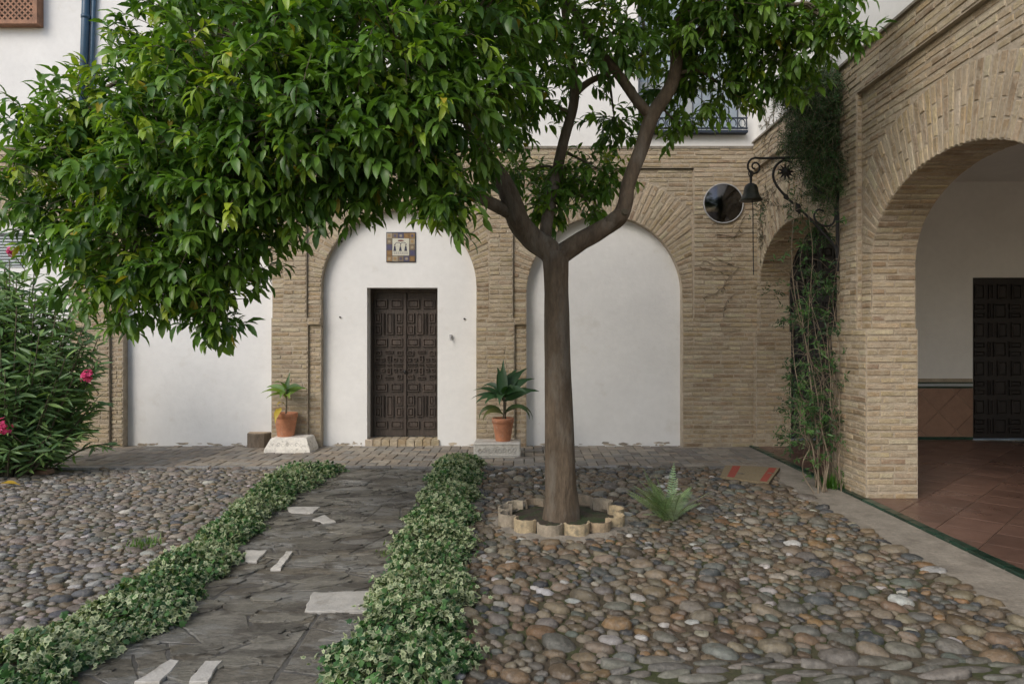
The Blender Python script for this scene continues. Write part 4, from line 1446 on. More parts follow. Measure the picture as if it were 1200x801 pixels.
# ================================================================= IVY EDGINGS
def ivy(line_px, label, wid, hts, seed):
    rs = np.random.default_rng(seed)
    pts = smooth_path([(*G2(*p), 0) for p in line_px], 8)
    A = np.array([tuple(p) for p in pts])
    sg = np.linalg.norm(np.diff(A, axis=0), axis=1)
    Lc = np.concatenate([[0], np.cumsum(sg)])
    tot = Lc[-1]
    n = int(tot * 5200)
    s_ = rs.random(n) * tot
    cx = np.interp(s_, Lc, A[:, 0]); cy = np.interp(s_, Lc, A[:, 1])
    e = .02
    tx = np.interp(s_ + e, Lc, A[:, 0]) - np.interp(s_ - e, Lc, A[:, 0]); ty = np.interp(s_ + e, Lc, A[:, 1]) - np.interp(s_ - e, Lc, A[:, 1])
    tl = np.hypot(tx, ty); nx, ny = -ty / tl, tx / tl
    w_ = np.interp(s_ / tot, np.linspace(0, 1, len(wid)), wid) / 2
    hh = np.interp(s_ / tot, np.linspace(0, 1, len(hts)), hts)
    bumpy = .78 + .24 * np.sin(s_ * 9 + seed) + .20 * np.sin(s_ * 21 + 1.7 * seed)
    wl = w_ * np.where(rs.random(n) < .12, rs.uniform(1, 1.28, n), 1) * (1 + .18 * np.sin(s_ * 7.3 + seed * 2) + .10 * np.sin(s_ * 17 + seed))
    q = rs.uniform(-1, 1, n)
    q = np.sign(q) * np.abs(q) ** .8
    lay = rs.random(n) ** .5
    z = hh * bumpy * np.sqrt(np.maximum(0, 1 - q * q)) * lay + .012
    pos = np.stack([cx + nx * q * wl, cy + ny * q * wl, z], 1)
    out = np.stack([nx * q, ny * q, .35 * np.ones(n)], 1)
    nrm = norm(np.stack([nx * q * .9, ny * q * .9, np.ones(n) * .9], 1) + rs.normal(0, .45, (n, 3)))
    dirs = out * .7 + rs.normal(0, .7, (n, 3)); dirs[:, 2] -= .45
    ln = rs.uniform(.020, .044, n)
    g_ = np.array([(.040, .10, .030), (.055, .13, .036), (.075, .16, .045), (.03, .075, .028)])[rs.integers(0, 4, n)] * rs.uniform(.8, 1.2, (n, 1))
    var = rs.random(n) < (.40 + .35 * np.sin(s_ * 2.3 + seed) ** 2)
    rim = np.where(var[:, None], np.array([.50, .54, .32])[None] * rs.uniform(.7, 1.15, (n, 1)), g_ * 1.15)
    V, tt, T = leaves_arrays('ivy', pos, dirs, nrm, ln, ln * rs.uniform(.9, 1.15, n), g_, rim)
    o = stuff_leaves(V, tt, T, MAT['ivy'], None, 'ivy_edging', label=label, category='ivy', kind='stuff')
    # runners under the leaves
    mb = MB()
    for k in range(int(tot * 16)):
        a = rs.random() * tot
        p = []
        for i in range(5):
            ss = min(tot, a + i * .09); i_q = rs.uniform(-.8, .8)
            j = int(np.searchsorted(Lc, ss)) - 1; j = max(0, min(len(pts) - 2, j))
            ctr = A[j]
            p.append((ctr[0] + rs.uniform(-.6, .6) * wid[0] / 2, ctr[1] + rs.uniform(-.04, .04) + i * .05, .015 + .05 * rs.random()))
        mb.tube(p, .003, 4, cap=False)
    mb.build('runners', MAT['twig'], o, kind='stuff')
    return o


ivy(ivL_px, 'trailing variegated ivy edging the slate path on the side of the pink-flowered bush', [.50, .50, .46, .36, .40, .50, .66], [.17, .17, .14, .12, .14, .16, .15], 3)
ivy(ivR_px, 'cream-edged ivy edging the slate path on the side of the orange tree', [.62, .58, .50, .50, .50, .50, .50], [.16, .18, .19, .18, .17, .19, .20], 5)

# ================================================================= OLEANDER
ole = thing('oleander_bush', 'tall oleander bush with narrow leaves and pink flowers in front of the wall', 'shrub')
ob = Vector((-6.15, 8.10, 0))
LP, LD, LN_, LL, LW, LT = [], [], [], [], [], []
stm = MB()
tips = []
for i in range(270):
    a = random.uniform(0, 2 * PI)
    lean = random.random() ** .55
    b0 = ob + Vector((math.cos(a) * .40 * lean, math.sin(a) * .28 * lean, 0))
    H = random.uniform(.14, 1.0) ** .8 * 2.62 * math.sqrt(1 - .80 * lean * lean)
    tip = ob + Vector((math.cos(a) * lean * 1.12, math.sin(a) * lean * .75, H))
    mid = b0.lerp(tip, .5) + Vector((math.cos(a) * .06 * lean, math.sin(a) * .05 * lean, .10))
    pts = smooth_path([b0, mid, tip], 7)
    stm.tube(pts, lerp_list([.012, .009, .005], len(pts)), 5, cap=False)
    tips.append(tip)
    N_ = len(pts)
    length = (tip - b0).length
    nwh = max(4, int(length * .9 / .085))
    for k in range(nwh):
        f = .10 + .90 * (k + .5) / nwh
        ff = f * (N_ - 1); j = min(int(ff), N_ - 2)
        pp = pts[j].lerp(pts[j + 1], ff - j)
        td = (pts[j + 1] - pts[j]).normalized()
        for q in range(3):
            an = q * 2.094 + k * 1.05 + i
            radl = Vector((math.cos(an), math.sin(an), 0))
            ld = td * random.uniform(-.15, .9) + radl * .85 + Vector((0, 0, random.uniform(-.55, .15)))
            LP.append(pp); LD.append(ld); LN_.append(Vector((random.gauss(0, .5), random.gauss(0, .5) - .75, .75)))
            l = random.uniform(.15, .25)
            LL.append(l); LW.append(l * random.uniform(.14, .18))
            c = random.choice([(.150, .25, .085), (.115, .21, .072), (.20, .31, .095), (.088, .165, .06)])
            kk = random.uniform(.85, 1.2)
            LT.append(tuple(x * kk for x in c))
print('oleander leaves', len(LP))
stm.build('stems', MAT['twig'], ole, kind='stuff')
V_, t_, T_ = leaves_arrays('lance', np.array([tuple(p) for p in LP]), np.array([tuple(p) for p in LD]), np.array([tuple(p) for p in LN_]), np.array(LL), np.array(LW), np.array(LT))
leaf_parts(V_, t_, T_, MAT['leaf2'], ole)
for (u, v, d, r) in ((102, 440, 7.55, .085), (4, 500, 7.4, .10), (14, 295, 7.8, .05)):
    c = P3(u, v, d)
    fm = MB()
    for k in range(34 if r > .06 else 22):
        o = Vector((random.gauss(0, 1), random.gauss(0, 1) - .6, random.gauss(0, 1))).normalized()
        p = c + o * r * random.uniform(.1, 1)
        ax = (o + Vector((0, -.4, .2))).normalized()
        s1 = ax.cross(Vector((0, 0, 1))).normalized(); s2 = ax.cross(s1)
        ct = random.choice([(.62, .035, .16), (.52, .025, .12), (.70, .08, .24)])
        for q in range(5):
            a = q * 1.2566 + k
            e1 = s1 * math.cos(a) + s2 * math.sin(a); e2 = s1 * math.cos(a + .55) + s2 * math.sin(a + .55); e3 = s1 * math.cos(a - .55) + s2 * math.sin(a - .55)
            L2 = .026
            fm.add([p, p + e3 * L2 * .75 + ax * .008, p + e1 * L2 + ax * .004, p + e2 * L2 * .75 + ax * .008], [(0, 1, 2), (0, 2, 3)], ct)
    fm.build('flower_head', MAT['petal'], ole)
    st2 = MB(); st2.tube([c, c + Vector((random.uniform(-.05, .05), .25, -.22))], .005, 5); st2.build('flower_stalk', MAT['twig'], ole)
# brick edging of the shrub bed
bb = thing('bed_edging', 'low row of old bricks edging the foot of the flowering bush', 'edging')
for (u0, u1, v) in ((-8, 22, 556), (23, 55, 556)):
    x0, y0 = G2(u0, v); x1, _ = G2(u1, v)
    t = MB(); t.box(x0 + .01, x1, y0, y0 + .14, -.02, .055, (.36, .20, .12), bev=.012); t.build('brick', MAT['paver'], bb)

# ================================================================= POTS, BLOCKS, LOG
def strap_leaf(parent, base, az, el, ln, wd, droop, tint, mat, name='leaf', twist=0.0, seg=9, roll=None):
    """an arching strap leaf with folded midrib"""
    d = Vector((math.cos(az) * math.cos(el), math.sin(az) * math.cos(el), math.sin(el)))
    side = Vector((-math.sin(az), math.cos(az), 0))
    p = Vector(base)
    vs, fs = [], []
    cur = el
    if roll is None: roll = math.cos(az) * random.uniform(.5, 1.15)
    wd = wd * 1.25
    for i in range(seg + 1):
        f = i / seg
        wv = wd * (0.22 + .78 * math.sin(min(1, f * 1.15 + .08) * PI) ** .8) if f < .9 else wd * (1 - f) * 4.5 + .002
        if f < .18: wv = wd * (.18 + f * 1.6)
        up = Vector((-math.cos(az) * math.sin(cur), -math.sin(az) * math.sin(cur), math.cos(cur)))
        s2 = (side * math.cos(roll + twist * f) + up * math.sin(roll + twist * f))
        up = up * math.cos(roll + twist * f) - side * math.sin(roll + twist * f)
        vs += [p - s2 * wv / 2 + up * wv * .16, p, p + s2 * wv / 2 + up * wv * .16]
        cur = el - droop * f ** 1.4
        p = p + Vector((math.cos(az) * math.cos(cur), math.sin(az) * math.cos(cur), math.sin(cur))) * (ln / seg)
    for i in range(seg):
        a = i * 3
        fs += [(a, a + 3, a + 4, a + 1), (a + 1, a + 4, a + 5, a + 2)]
    mb = MB(); mb.add(vs, fs, tint)
    return mb.build(name, mat, parent, smooth=True)


def pot(parent, c, h, rt, rbm):
    mb = MB()
    t = .018
    mb.lathe(c, [(rbm, 0), (rbm + .004, .01), (rt * .93, h * .76), (rt * .95, h * .79), (rt, h * .80), (rt * 1.01, h * .98), (rt * .985, h), (rt - t, h), (rt - t * 1.2, h - .04)], 28, close=False)
    mb.build('pot', MAT['terracotta'], parent, smooth=True)
    so_ = MB(); so_.lathe(c, [(.001, h - .035), (rt - t * 1.15, h - .04)], 20, close=False); so_.build('soil', MAT['soil'], parent)
    bt = MB(); bt.lathe(c, [(.001, .002), (rbm, .002)], 20, close=False); bt.build('pot_base', MAT['terracotta'], parent)


# left block: wedge-shaped white stone
def wedge(name, label, u0, u1, ut0, ut1, vb, vt, depth):
    x0, yf = G2(u0, vb); x1, _ = G2(u1, vb)
    zt = CAMH - (vt - VPY) / F_PX * (yf + .04)
    xt0 = (ut0 - VPX) / F_PX * yf; xt1 = (ut1 - VPX) / F_PX * yf
    b = thing(name, label, 'stone block')
    mb = MB()
    rows = []
    for (z, a, c, fy) in ((-.01, x0, x1, yf), (zt * .2, x0 + .004, x1 - .004, yf + .004), (zt * .92, xt0 - .01, xt1 + .01, yf + .05), (zt, xt0 + .01, xt1 - .01, yf + .075)):
        rows.append([(a, fy, z), (c, fy, z), (c, yf + depth, z), (a, yf + depth, z)])
    V = sum(rows, [])
    fs = []
    for r in range(3):
        for k in range(4): fs.append((r * 4 + k, r * 4 + (k + 1) % 4, r * 4 + 4 + (k + 1) % 4, r * 4 + 4 + k))
    fs += [(12, 13, 14, 15), (3, 2, 1, 0)]
    mb.add(V, fs, (1.35, 1.35, 1.35)); mb.build('block', MAT['marble'], b)
    rel = MB()
    for k in range(7):
        f = (k + .5) / 7
        x = x0 + .10 + f * (x1 - x0 - .2)
        s_ = 1 if k % 2 else -1
        rel.tube([(x + .028 * math.cos(a) * (1 - a / 9), yf + .030 + .02 * math.sin(a) * s_ * .3, zt * .52 + s_ * .030 * math.sin(a) * (1 - a / 9)) for a in np.linspace(0, 6, 12)], .008, 5, (.85, .85, .85))
    rel.build('carved_relief', MAT['marble'], b)
    return (xt0 + xt1) / 2, yf, zt


bx, by, bz = wedge('stone_block', 'white marble block with sloping sides under the sparse potted plant', 309, 363, 316, 357, 530, 513, .40)
pp1 = thing('potted_plant', 'sparse yellowing plant in a tapered terracotta pot on the white block', 'plant')
pc1 = ((335 - VPX) / F_PX * (by + .26), by + .26, bz)
pot(pp1, pc1, .335, .165, .115)
stx = MB(); stx.tube(smooth_path([(pc1[0], pc1[1], bz + .29), (pc1[0] + .01, pc1[1], bz + .5), (pc1[0], pc1[1], bz + .68)], 4), .012, 8); stx.build('stem', MAT['twig'], pp1, smooth=True)
top1 = Vector((pc1[0], pc1[1], bz + .62))
for (az, el, ln, wd, dr, tn) in ((170, 40, .34, .075, 1.3, (.10, .20, .03)), (200, 25, .36, .07, 1.1, (.16, .25, .03)), (80, 80, .40, .06, .4, (.05, .11, .025)), (20, 50, .34, .08, 1.5, (.14, .24, .03)), (345, 35, .32, .06, 1.5, (.06, .12, .03)),
                                 (250, 55, .30, .08, 1.4, (.13, .23, .035)), (300, 40, .30, .085, 1.9, (.18, .27, .04)), (120, 60, .36, .06, 1.2, (.07, .14, .03)), (270, 15, .27, .075, 1.6, (.11, .20, .03)), (185, 5, .30, .05, .9, (.20, .27, .04))):
    strap_leaf(pp1, top1 + Vector((0, 0, random.uniform(-.08, .06))), R(az), R(el), ln, wd, dr, tn, MAT['leaf2'])
strap_leaf(pp1, Vector((pc1[0] - .02, pc1[1] - .13, bz + .42)), R(265), R(-20), .30, .07, 1.3, (.45, .33, .04), MAT['leaf2'])
strap_leaf(pp1, Vector((pc1[0] - .01, pc1[1] - .02, bz + .45)), R(255), R(40), .22, .035, 2.0, (.40, .30, .05), MAT['leaf2'])

# right block: carved rectangular fragment
x0, yf = G2(555, 535.5); x1, _ = G2(610, 535.5)
zt = CAMH - (518.5 - VPY) / F_PX * yf
cb = thing('carved_block', 'carved rectangular marble fragment under the leafy dark green potted plant', 'stone block')
m_ = MB(); m_.box(x0, x1, yf, yf + .36, -.02, zt, bev=.012); m_.build('block', MAT['marble'], cb)
rel = MB()
for k in range(8):
    f = (k + .5) / 8
    x = x0 + .05 + f * (x1 - x0 - .1); s_ = 1 if k % 2 else -1
    rel.tube([(x + .030 * math.cos(a) * (1 - a / 10), yf - .001, zt * .5 + s_ * .040 * math.sin(a) * (1 - a / 10)) for a in np.linspace(0, 6.5, 12)], .009, 5, (.9, .9, .9))
for z in (.022, zt - .022): rel.tube([(x0 + .02, yf - .001, z), (x1 - .02, yf - .001, z)], .008, 5, (.95, .95, .95))
rel.build('carved_relief', MAT['marble'], cb)
pp2 = thing('potted_plant', 'lush broad-leaved dark green plant in a rimmed terracotta pot on the carved block', 'plant')
pc2 = ((589.5 - VPX) / F_PX * (yf + .19), yf + .19, zt)
pot(pp2, pc2, .315, .152, .10)
stx = MB(); stx.tube(smooth_path([(pc2[0], pc2[1], zt + .27), (pc2[0] + .015, pc2[1], zt + .45), (pc2[0] + .01, pc2[1], zt + .62)], 4), .013, 8); stx.build('stem', MAT['twig'], pp2, smooth=True)
stx = MB(); stx.tube([(pc2[0] + .03, pc2[1] + .02, zt + .27), (pc2[0] + .04, pc2[1], zt + .55)], .009, 8); stx.build('stem', MAT['twig'], pp2, smooth=True)
top2 = Vector((pc2[0], pc2[1], zt + .56))
for (az, el, ln, wd, dr, k) in ((180, 42, .46, .085, 1.3, .8), (165, 20, .50, .07, 1.1, .7), (200, 15, .42, .10, 1.2, 1.0), (225, 30, .38, .10, 1.7, 1.3), (262, 30, .34, .11, 2.2, 1.2), (90, 84, .58, .11, .35, .9), (110, 70, .50, .12, .6, .8),
                                 (60, 62, .55, .12, .8, .9), (20, 48, .56, .12, .9, .85), (0, 35, .54, .11, .9, .9), (330, 40, .42, .10, 1.4, 1.1), (40, 55, .60, .11, .7, .75), (150, 55, .42, .06, 1.9, .7), (300, 55, .36, .10, 1.8, 1.1)):
    c = (.030 * k, .080 * k, .026 * k)
    strap_leaf(pp2, top2 + Vector((0, 0, random.uniform(-.06, .08))), R(az), R(el), ln, wd, dr, c, MAT['leaf2'], twist=random.uniform(-.5, .5))
for (az, el, ln, wd, dr, tn) in ((340, 45, .52, .075, 2.6, (.05, .09, .03)), (10, 40, .56, .07, 2.6, (.07, .10, .035)), (190, 45, .46, .07, 2.8, (.08, .11, .04)), (210, 35, .40, .06, 2.4, (.14, .15, .05))):
    strap_leaf(pp2, Vector((pc2[0], pc2[1], zt + .36)), R(az), R(el), ln, wd, dr, tn, MAT['leaf2'])

# log stump
x0, yf = G2(285, 524.5); x1, _ = G2(313, 524.5)
lg = thing('log_stump', 'short weathered grey-brown log round beside the white block', 'log')
cxl = (x0 + x1) / 2
poly = [(cxl + .175 * math.cos(a + .3) * random.uniform(.95, 1.05), yf + .17 + .17 * math.sin(a + .3) * random.uniform(.95, 1.05)) for a in np.linspace(0, 2 * PI, 17)[:-1]]
m_ = MB(); m_.poly_prism(poly, -.02, .205, (1, 1, 1), inset=.012); m_.build('log', MAT['log'], lg)
m_ = MB(); m_.poly_prism([(cxl + (p[0] - cxl) * .9, yf + .17 + (p[1] - yf - .17) * .9) for p in poly], .19, .209, (2.2, 2.1, 1.9)); m_.build('cut_top', MAT['log'], lg)

# ================================================================= TILE PICTURE, MIRROR
tx0, tx1, tz0, tz1 = XB(450), XB(485), ZB(305.5), ZB(270)
tp_ = thing('tile_picture', 'square glazed tile picture with robed figures and a patterned border above the door', 'tile picture')
m_ = MB(); m_.box(tx0, tx1, YI - .016, YI - .001, tz0, tz1, (.05, .06, .10)); m_.build('backing', MAT['glaze'], tp_)
nb_ = 5
bw_ = (tx1 - tx0 - .012) / nb_
cols = [(.30, .19, .09), (.11, .10, .15), (.36, .30, .21), (.24, .15, .08), (.22, .17, .12)]
idx = 0
for i in range(nb_):
    for j in range(nb_):
        if 0 < i < nb_ - 1 and 0 < j < nb_ - 1: continue
        a = tx0 + .006 + i * bw_; z = tz0 + .006 + j * bw_
        t = MB(); c = cols[(i * 2 + j * 3) % 5]
        t.box(a + .002, a + bw_ - .002, YI - .022, YI - .016, z + .002, z + bw_ - .002, c); bo = t.build('border_tile', MAT['glaze'], tp_)
        cx, cz = a + bw_ / 2, z + bw_ / 2; hq = bw_ * .34
        t = MB(); c2 = [(.45, .38, .26), (.36, .22, .09), (.09, .09, .18)][(i + j) % 3]
        for k in range(4):
            a1_, a2_ = k * PI / 2 + .25, k * PI / 2 + PI / 2 - .25
            t.add([(cx, YI - .0235, cz), (cx + hq * math.cos(a1_), YI - .0235, cz + hq * math.sin(a1_)), (cx + hq * .55 * math.cos((a1_ + a2_) / 2), YI - .0235, cz + hq * .55 * math.sin((a1_ + a2_) / 2)), (cx + hq * math.cos(a2_), YI - .0235, cz + hq * math.sin(a2_))], [(0, 1, 2, 3)], c2)
        t.build('motif', MAT['glaze'], bo)
cx0, cx1, cz0, cz1 = tx0 + .006 + bw_ + .004, tx1 - .006 - bw_ - .004, tz0 + .006 + bw_ + .004, tz1 - .006 - bw_ - .004
t = MB(); t.box(cx0, cx1, YI - .024, YI - .016, cz0, cz1, (.62, .60, .50)); ctile = t.build('centre_tile', MAT['glaze'], tp_)
cw_, ch_ = cx1 - cx0, cz1 - cz0
ink = MB()
yk = YI - .0255
for (fx, hgt, wf_) in ((.14, .42, .17), (.48, .34, .17), (.80, .40, .18)):
    x = cx0 + fx * cw_; z = cz0 + .26 * ch_; h = hgt * ch_; w2 = wf_ * cw_ / 2
    ink.add([(x - w2, yk, z), (x + w2, yk, z), (x + w2 * .5, yk, z + h * .72), (x - w2 * .5, yk, z + h * .72)], [(0, 1, 2, 3)], (.07, .07, .10))
    ink.add([(x + w2 * .42 * math.cos(a), yk, z + h * .86 + w2 * .5 * math.sin(a)) for a in np.linspace(0, 2 * PI, 9)[:-1]], [tuple(range(8))], (.16, .12, .10))
for k in range(8):
    a0_, a1_ = k * PI / 8, (k + 1) * PI / 8
    for (cc, rr_) in ((.33, .20), (.66, .20)):
        f = lambda a, r_: (cx0 + (cc + rr_ * r_ * math.cos(a)) * cw_, yk - .0004, cz0 + (.62 + .16 * r_ * math.sin(a)) * ch_)
        ink.add([f(a0_, 1), f(a1_, 1), f(a1_, .8), f(a0_, .8)], [(0, 1, 2, 3)], (.10, .09, .12))
ink.add([(cx0 + (.5 + .19 * math.cos(a)) * cw_, yk, cz0 + (.87 + .055 * math.sin(a)) * ch_) for a in np.linspace(0, 2 * PI, 13)[:-1]], [tuple(range(12))], (.20, .10, .09))
for z in (.17, .10):
    for k in range(7):
        x = cx0 + (.08 + k * .125) * cw_
        ink.add([(x, yk, cz0 + z * ch_), (x + .09 * cw_, yk, cz0 + z * ch_), (x + .09 * cw_, yk, cz0 + (z + .03) * ch_), (x, yk, cz0 + (z + .03) * ch_)], [(0, 1, 2, 3)], (.18, .17, .2))
ink.build('figures', MAT['glaze'], ctile)

mi = thing('convex_mirror', 'round dark convex mirror with a thin pale rim on the brick wall', 'mirror')
mx, mz, mr_ = XB(847.5), ZB(238.5), 23 / sB
m_ = MB()
vs, fs = [], []
nr, nk = 10, 36
vs.append((mx, YB - .065, mz))
for i in range(1, nr + 1):
    r_ = mr_ * i / nr
    for k in range(nk):
        a = 2 * PI * k / nk
        vs.append((mx + r_ * math.cos(a), YB - .02 - .045 * (1 - (i / nr) ** 2), mz + r_ * math.sin(a)))
for k in range(nk): fs.append((0, 1 + (k + 1) % nk, 1 + k))
for i in range(nr - 1):
    for k in range(nk): fs.append((1 + i * nk + k, 1 + i * nk + (k + 1) % nk, 1 + (i + 1) * nk + (k + 1) % nk, 1 + (i + 1) * nk + k))
m_.add(vs, fs); m_.build('mirror_glass', MAT['mirror'], mi, smooth=True)
m_ = MB(); m_.tube([(mx + mr_ * math.cos(a), YB - .02, mz + mr_ * math.sin(a)) for a in np.linspace(0, 2 * PI, 41)], .010, 6, cap=False); m_.build('rim', MAT['rim'], mi, smooth=True)
m_ = MB(); m_.tube([(mx, YB - .02, mz), (mx, YB + .01, mz)], .06, 10); m_.build('wall_mount', MAT['iron'], mi)

# ================================================================= BELL BRACKET AND BELL
YL = 7.32
bq = lambda u, v: tuple(P3(u, v, YL))
bk_ = thing('iron_bracket', 'black wrought-iron scroll bracket carrying the bell from the pier', 'bracket')


def iron(pts, r, name, sm=True, n=8):
    mb = MB(); mb.tube(pts, r, n); return mb.build(name, MAT['iron'], bk_, smooth=sm)


m_ = MB(); a_ = P3(983, 318, YL); b_2 = P3(983, 196, YL)
m_.box(XR - .03, XR - .002, YL - .018, YL + .018, a_.z, b_2.z + .1, bev=.004); m_.build('wall_bar', MAT['iron'], bk_)
iron([bq(983, 186), bq(930, 185), bq(892, 185.5)], .013, 'arm')
sc = [(892, 185.5)]
for k in range(22):
    a = PI / 2 + k * .45; r_ = 10.5 * (1 - k / 26)
    sc.append((884.5 + r_ * math.cos(a) * .9, 195.5 - r_ * math.sin(a)))
iron([bq(*p) for p in sc], lerp_list([.012, .009], len(sc)), 'arm_scroll')
s1 = smooth_path([bq(*p) for p in ((928, 190), (918, 188), (909, 195), (906, 207), (912, 220), (925, 234), (945, 252), (962, 270), (975, 284), (981, 296), (982, 312))], 4)
iron(s1, .014, 'brace')
s2 = smooth_path([bq(*p) for p in ((948, 214), (958, 222), (970, 232), (978, 243), (979, 252), (976, 262), (968, 265), (958, 261), (954, 253), (958, 246), (965, 247))], 4)
iron(s2, .011, 'scroll')
ros = MB(); rc = P3(921, 201, YL)
for k in range(11):
    a = k * 2 * PI / 11
    dv = Vector((math.cos(a), 0, math.sin(a))); sv = Vector((-math.sin(a), 0, math.cos(a)))
    ros.add([rc + sv * .025, rc - sv * .025, rc + dv * .10, rc + Vector((0, -.02, 0)), rc + Vector((0, .02, 0))], [(0, 3, 2), (3, 1, 2), (1, 4, 2), (4, 0, 2)])
ros.lathe(tuple(rc), [(.005, -.035), (.03, -.02), (.035, 0), (.03, .02), (.005, .035)], 10)
ros.build('rosette', MAT['iron'], bk_)
lv = MB()
for (u, v, a) in ((925, 236, 2.2), (932, 240, 5.2), (940, 246, 2.4)):
    p = Vector(bq(u, v)); dv = Vector((math.cos(a), 0, math.sin(a))); sv = Vector((-math.sin(a), 0, math.cos(a)))
    lv.add([p, p + dv * .06 + sv * .03, p + dv * .12, p + dv * .06 - sv * .03, p + dv * .06 + Vector((0, -.02, 0))], [(0, 1, 4), (1, 2, 4), (2, 3, 4), (3, 0, 4)])
lv.build('iron_leaf', MAT['iron'], bk_)
bell = thing('bell', 'dark bronze bell hanging from the scroll bracket with a thin pull rope', 'bell')
bc = P3(880, 233, YL)
hm = MB(); hm.lathe((bc.x, bc.y, bc.z - .02), [(.118, 0), (.120, .010), (.098, .035), (.080, .085), (.072, .135), (.060, .165), (.030, .185), (.012, .19)], 24)
hm.build('bell_body', MAT['bronze'], bell, smooth=True)
hm = MB(); hm.tube([(bc.x, bc.y, bc.z + .16), (bc.x, bc.y, bc.z + .29)], .014, 8); hm.tube([(bc.x + .025 * math.cos(a), bc.y, bc.z + .27 + .03 * math.sin(a)) for a in np.linspace(0, 6.28, 13)], .007, 5)
hm.build('hanger', MAT['iron'], bell)
hm = MB(); hm.tube(smooth_path([(bc.x, bc.y, bc.z + .05), (bc.x + .02, bc.y, bc.z - .1), P3(882.5, 280, YL), P3(883, 322, YL)], 4), .006, 5); hm.build('pull_rope', MAT['iron'], bell)

# ================================================================= DOORMAT
dm = thing('doormat', 'tan coir doormat with red stripe border lying on the cobbles by the arcade', 'mat')
c00, c10, c11, c01 = [Vector((*G2(u, v, .03), 0)) for (u, v) in ((844, 559), (901, 566.5), (914, 548.5), (850, 545.5))]


def matpt(s_, t_, z):
    p = c00.lerp(c10, s_).lerp(c01.lerp(c11, s_), t_)
    return (p.x, p.y, z + .002 * math.sin(s_ * 7 + t_ * 5))


xs_ = [0, .06, .14, .29, .5, .74, .81, .95, 1]; ts_ = [0, .04, .16, .3, .5, .7, .84, .96, 1]
m_ = MB(); rd = MB()
for i in range(8):
    for j in range(8):
        red = i in (2, 6) and 1 <= j <= 6
        q4 = [matpt(xs_[i], ts_[j], .042), matpt(xs_[i + 1], ts_[j], .042), matpt(xs_[i + 1], ts_[j + 1], .042), matpt(xs_[i], ts_[j + 1], .042)]
        (rd if red else m_).add(q4, [(0, 1, 2, 3)], (.33, .065, .04) if red else (.25, .195, .11))
edge = [(0, 0), (1, 0), (1, 1), (0, 1)]
for k in range(4):
    a, b = edge[k], edge[(k + 1) % 4]
    N_ = 8
    for q_ in range(N_):
        f0, f1 = q_ / N_, (q_ + 1) / N_
        s0, t0 = a[0] + (b[0] - a[0]) * f0, a[1] + (b[1] - a[1]) * f0
        s1_, t1_ = a[0] + (b[0] - a[0]) * f1, a[1] + (b[1] - a[1]) * f1
        m_.add([matpt(s0, t0, .016), matpt(s1_, t1_, .016), matpt(s1_, t1_, .042), matpt(s0, t0, .042)], [(0, 1, 2, 3)], (.22, .17, .10))
m_.build('mat_field', MAT['mat'], dm); rd.build('red_stripe', MAT['mat'], dm)

# ================================================================= FERN, WEEDS
def frond(parent, base, az, el, ln, wd, droop, tint, name='frond'):
    mb = MB()
    p = Vector(base); cur = el
    n = 24
    pts = []
    for i in range(n + 1):
        f = i / n
        pts.append((p.copy(), cur))
        cur = el - droop * f
        p = p + Vector((math.cos(az) * math.cos(cur), math.sin(az) * math.cos(cur), math.sin(cur))) * ln / n
    mb.tube([q_[0] for q_ in pts], lerp_list([.004, .0015], len(pts)), 3, (.16, .19, .08), cap=False)
    side = Vector((-math.sin(az), math.cos(az), 0))
    for i in range(2, n + 1):
        f = i / n
        q_, cu = pts[i]
        fwd = Vector((math.cos(az) * math.cos(cu), math.sin(az) * math.cos(cu), math.sin(cu)))
        w_ = wd * math.sin(min(1, (f * .9 + .12)) * PI) ** .7
        for s_ in (-1, 1):
            e = side * s_ * w_ + fwd * w_ * .35 + Vector((0, 0, -.1 * w_))
            b1, b2 = q_ - fwd * ln * .012, q_ + fwd * ln * .012
            kk = random.uniform(.8, 1.2)
            mb.add([b1, q_ + e * .6 - fwd * ln * .010, q_ + e, q_ + e * .6 + fwd * ln * .010, b2], [(0, 1, 2, 3, 4)], tuple(c * kk for c in tint))
    return mb.build(name, MAT['leaf2'], parent)


fern = thing('fern', 'pale green fern growing from the cobbles between the tree and the doormat', 'fern')
fx, fy = G2(784, 610)
for k in range(46):
    az = random.choice([random.uniform(0, 2 * PI), random.gauss(PI, .5)]); el = R(random.uniform(35, 84))
    frond(fern, (fx + random.uniform(-.05, .05), fy + random.uniform(-.04, .04), -.005), az, el, random.uniform(.28, .50), random.uniform(.05, .075), random.uniform(.2, 1.0), random.choice([(.31, .42, .23), (.25, .37, .18), (.38, .46, .31), (.24, .35, .14)]))
frond(fern, (fx, fy, 0), R(60), R(78), .52, .05, .15, (.15, .26, .12)); frond(fern, (fx - .02, fy, 0), R(150), R(70), .50, .05, .25, (.12, .22, .11))


def tuft(name, label, u, v, n, h, tint, spread):
    x, y = G2(u, v)
    pos, di, nr_, ln, wd, tn = [], [], [], [], [], []
    for k in range(n):
        a = random.uniform(0, 6.28)
        pos.append((x + random.gauss(0, spread), y + random.gauss(0, spread), -.005)); e = random.uniform(.3, 1.1)
        di.append((math.cos(a) * e, math.sin(a) * e, 1)); nr_.append((math.cos(a), math.sin(a), .3)); ln.append(h * random.uniform(.5, 1.1)); wd.append(random.uniform(.004, .009))
        kk = random.uniform(.7, 1.25); tn.append(tuple(c * kk for c in tint))
    V, tt, T = leaves_arrays('blade', np.array(pos), np.array(di), np.array(nr_), np.array(ln), np.array(wd), np.array(tn))
    stuff_leaves(V, tt, T, MAT['leaf2'], None, name, label=label, category='weed', kind='stuff')


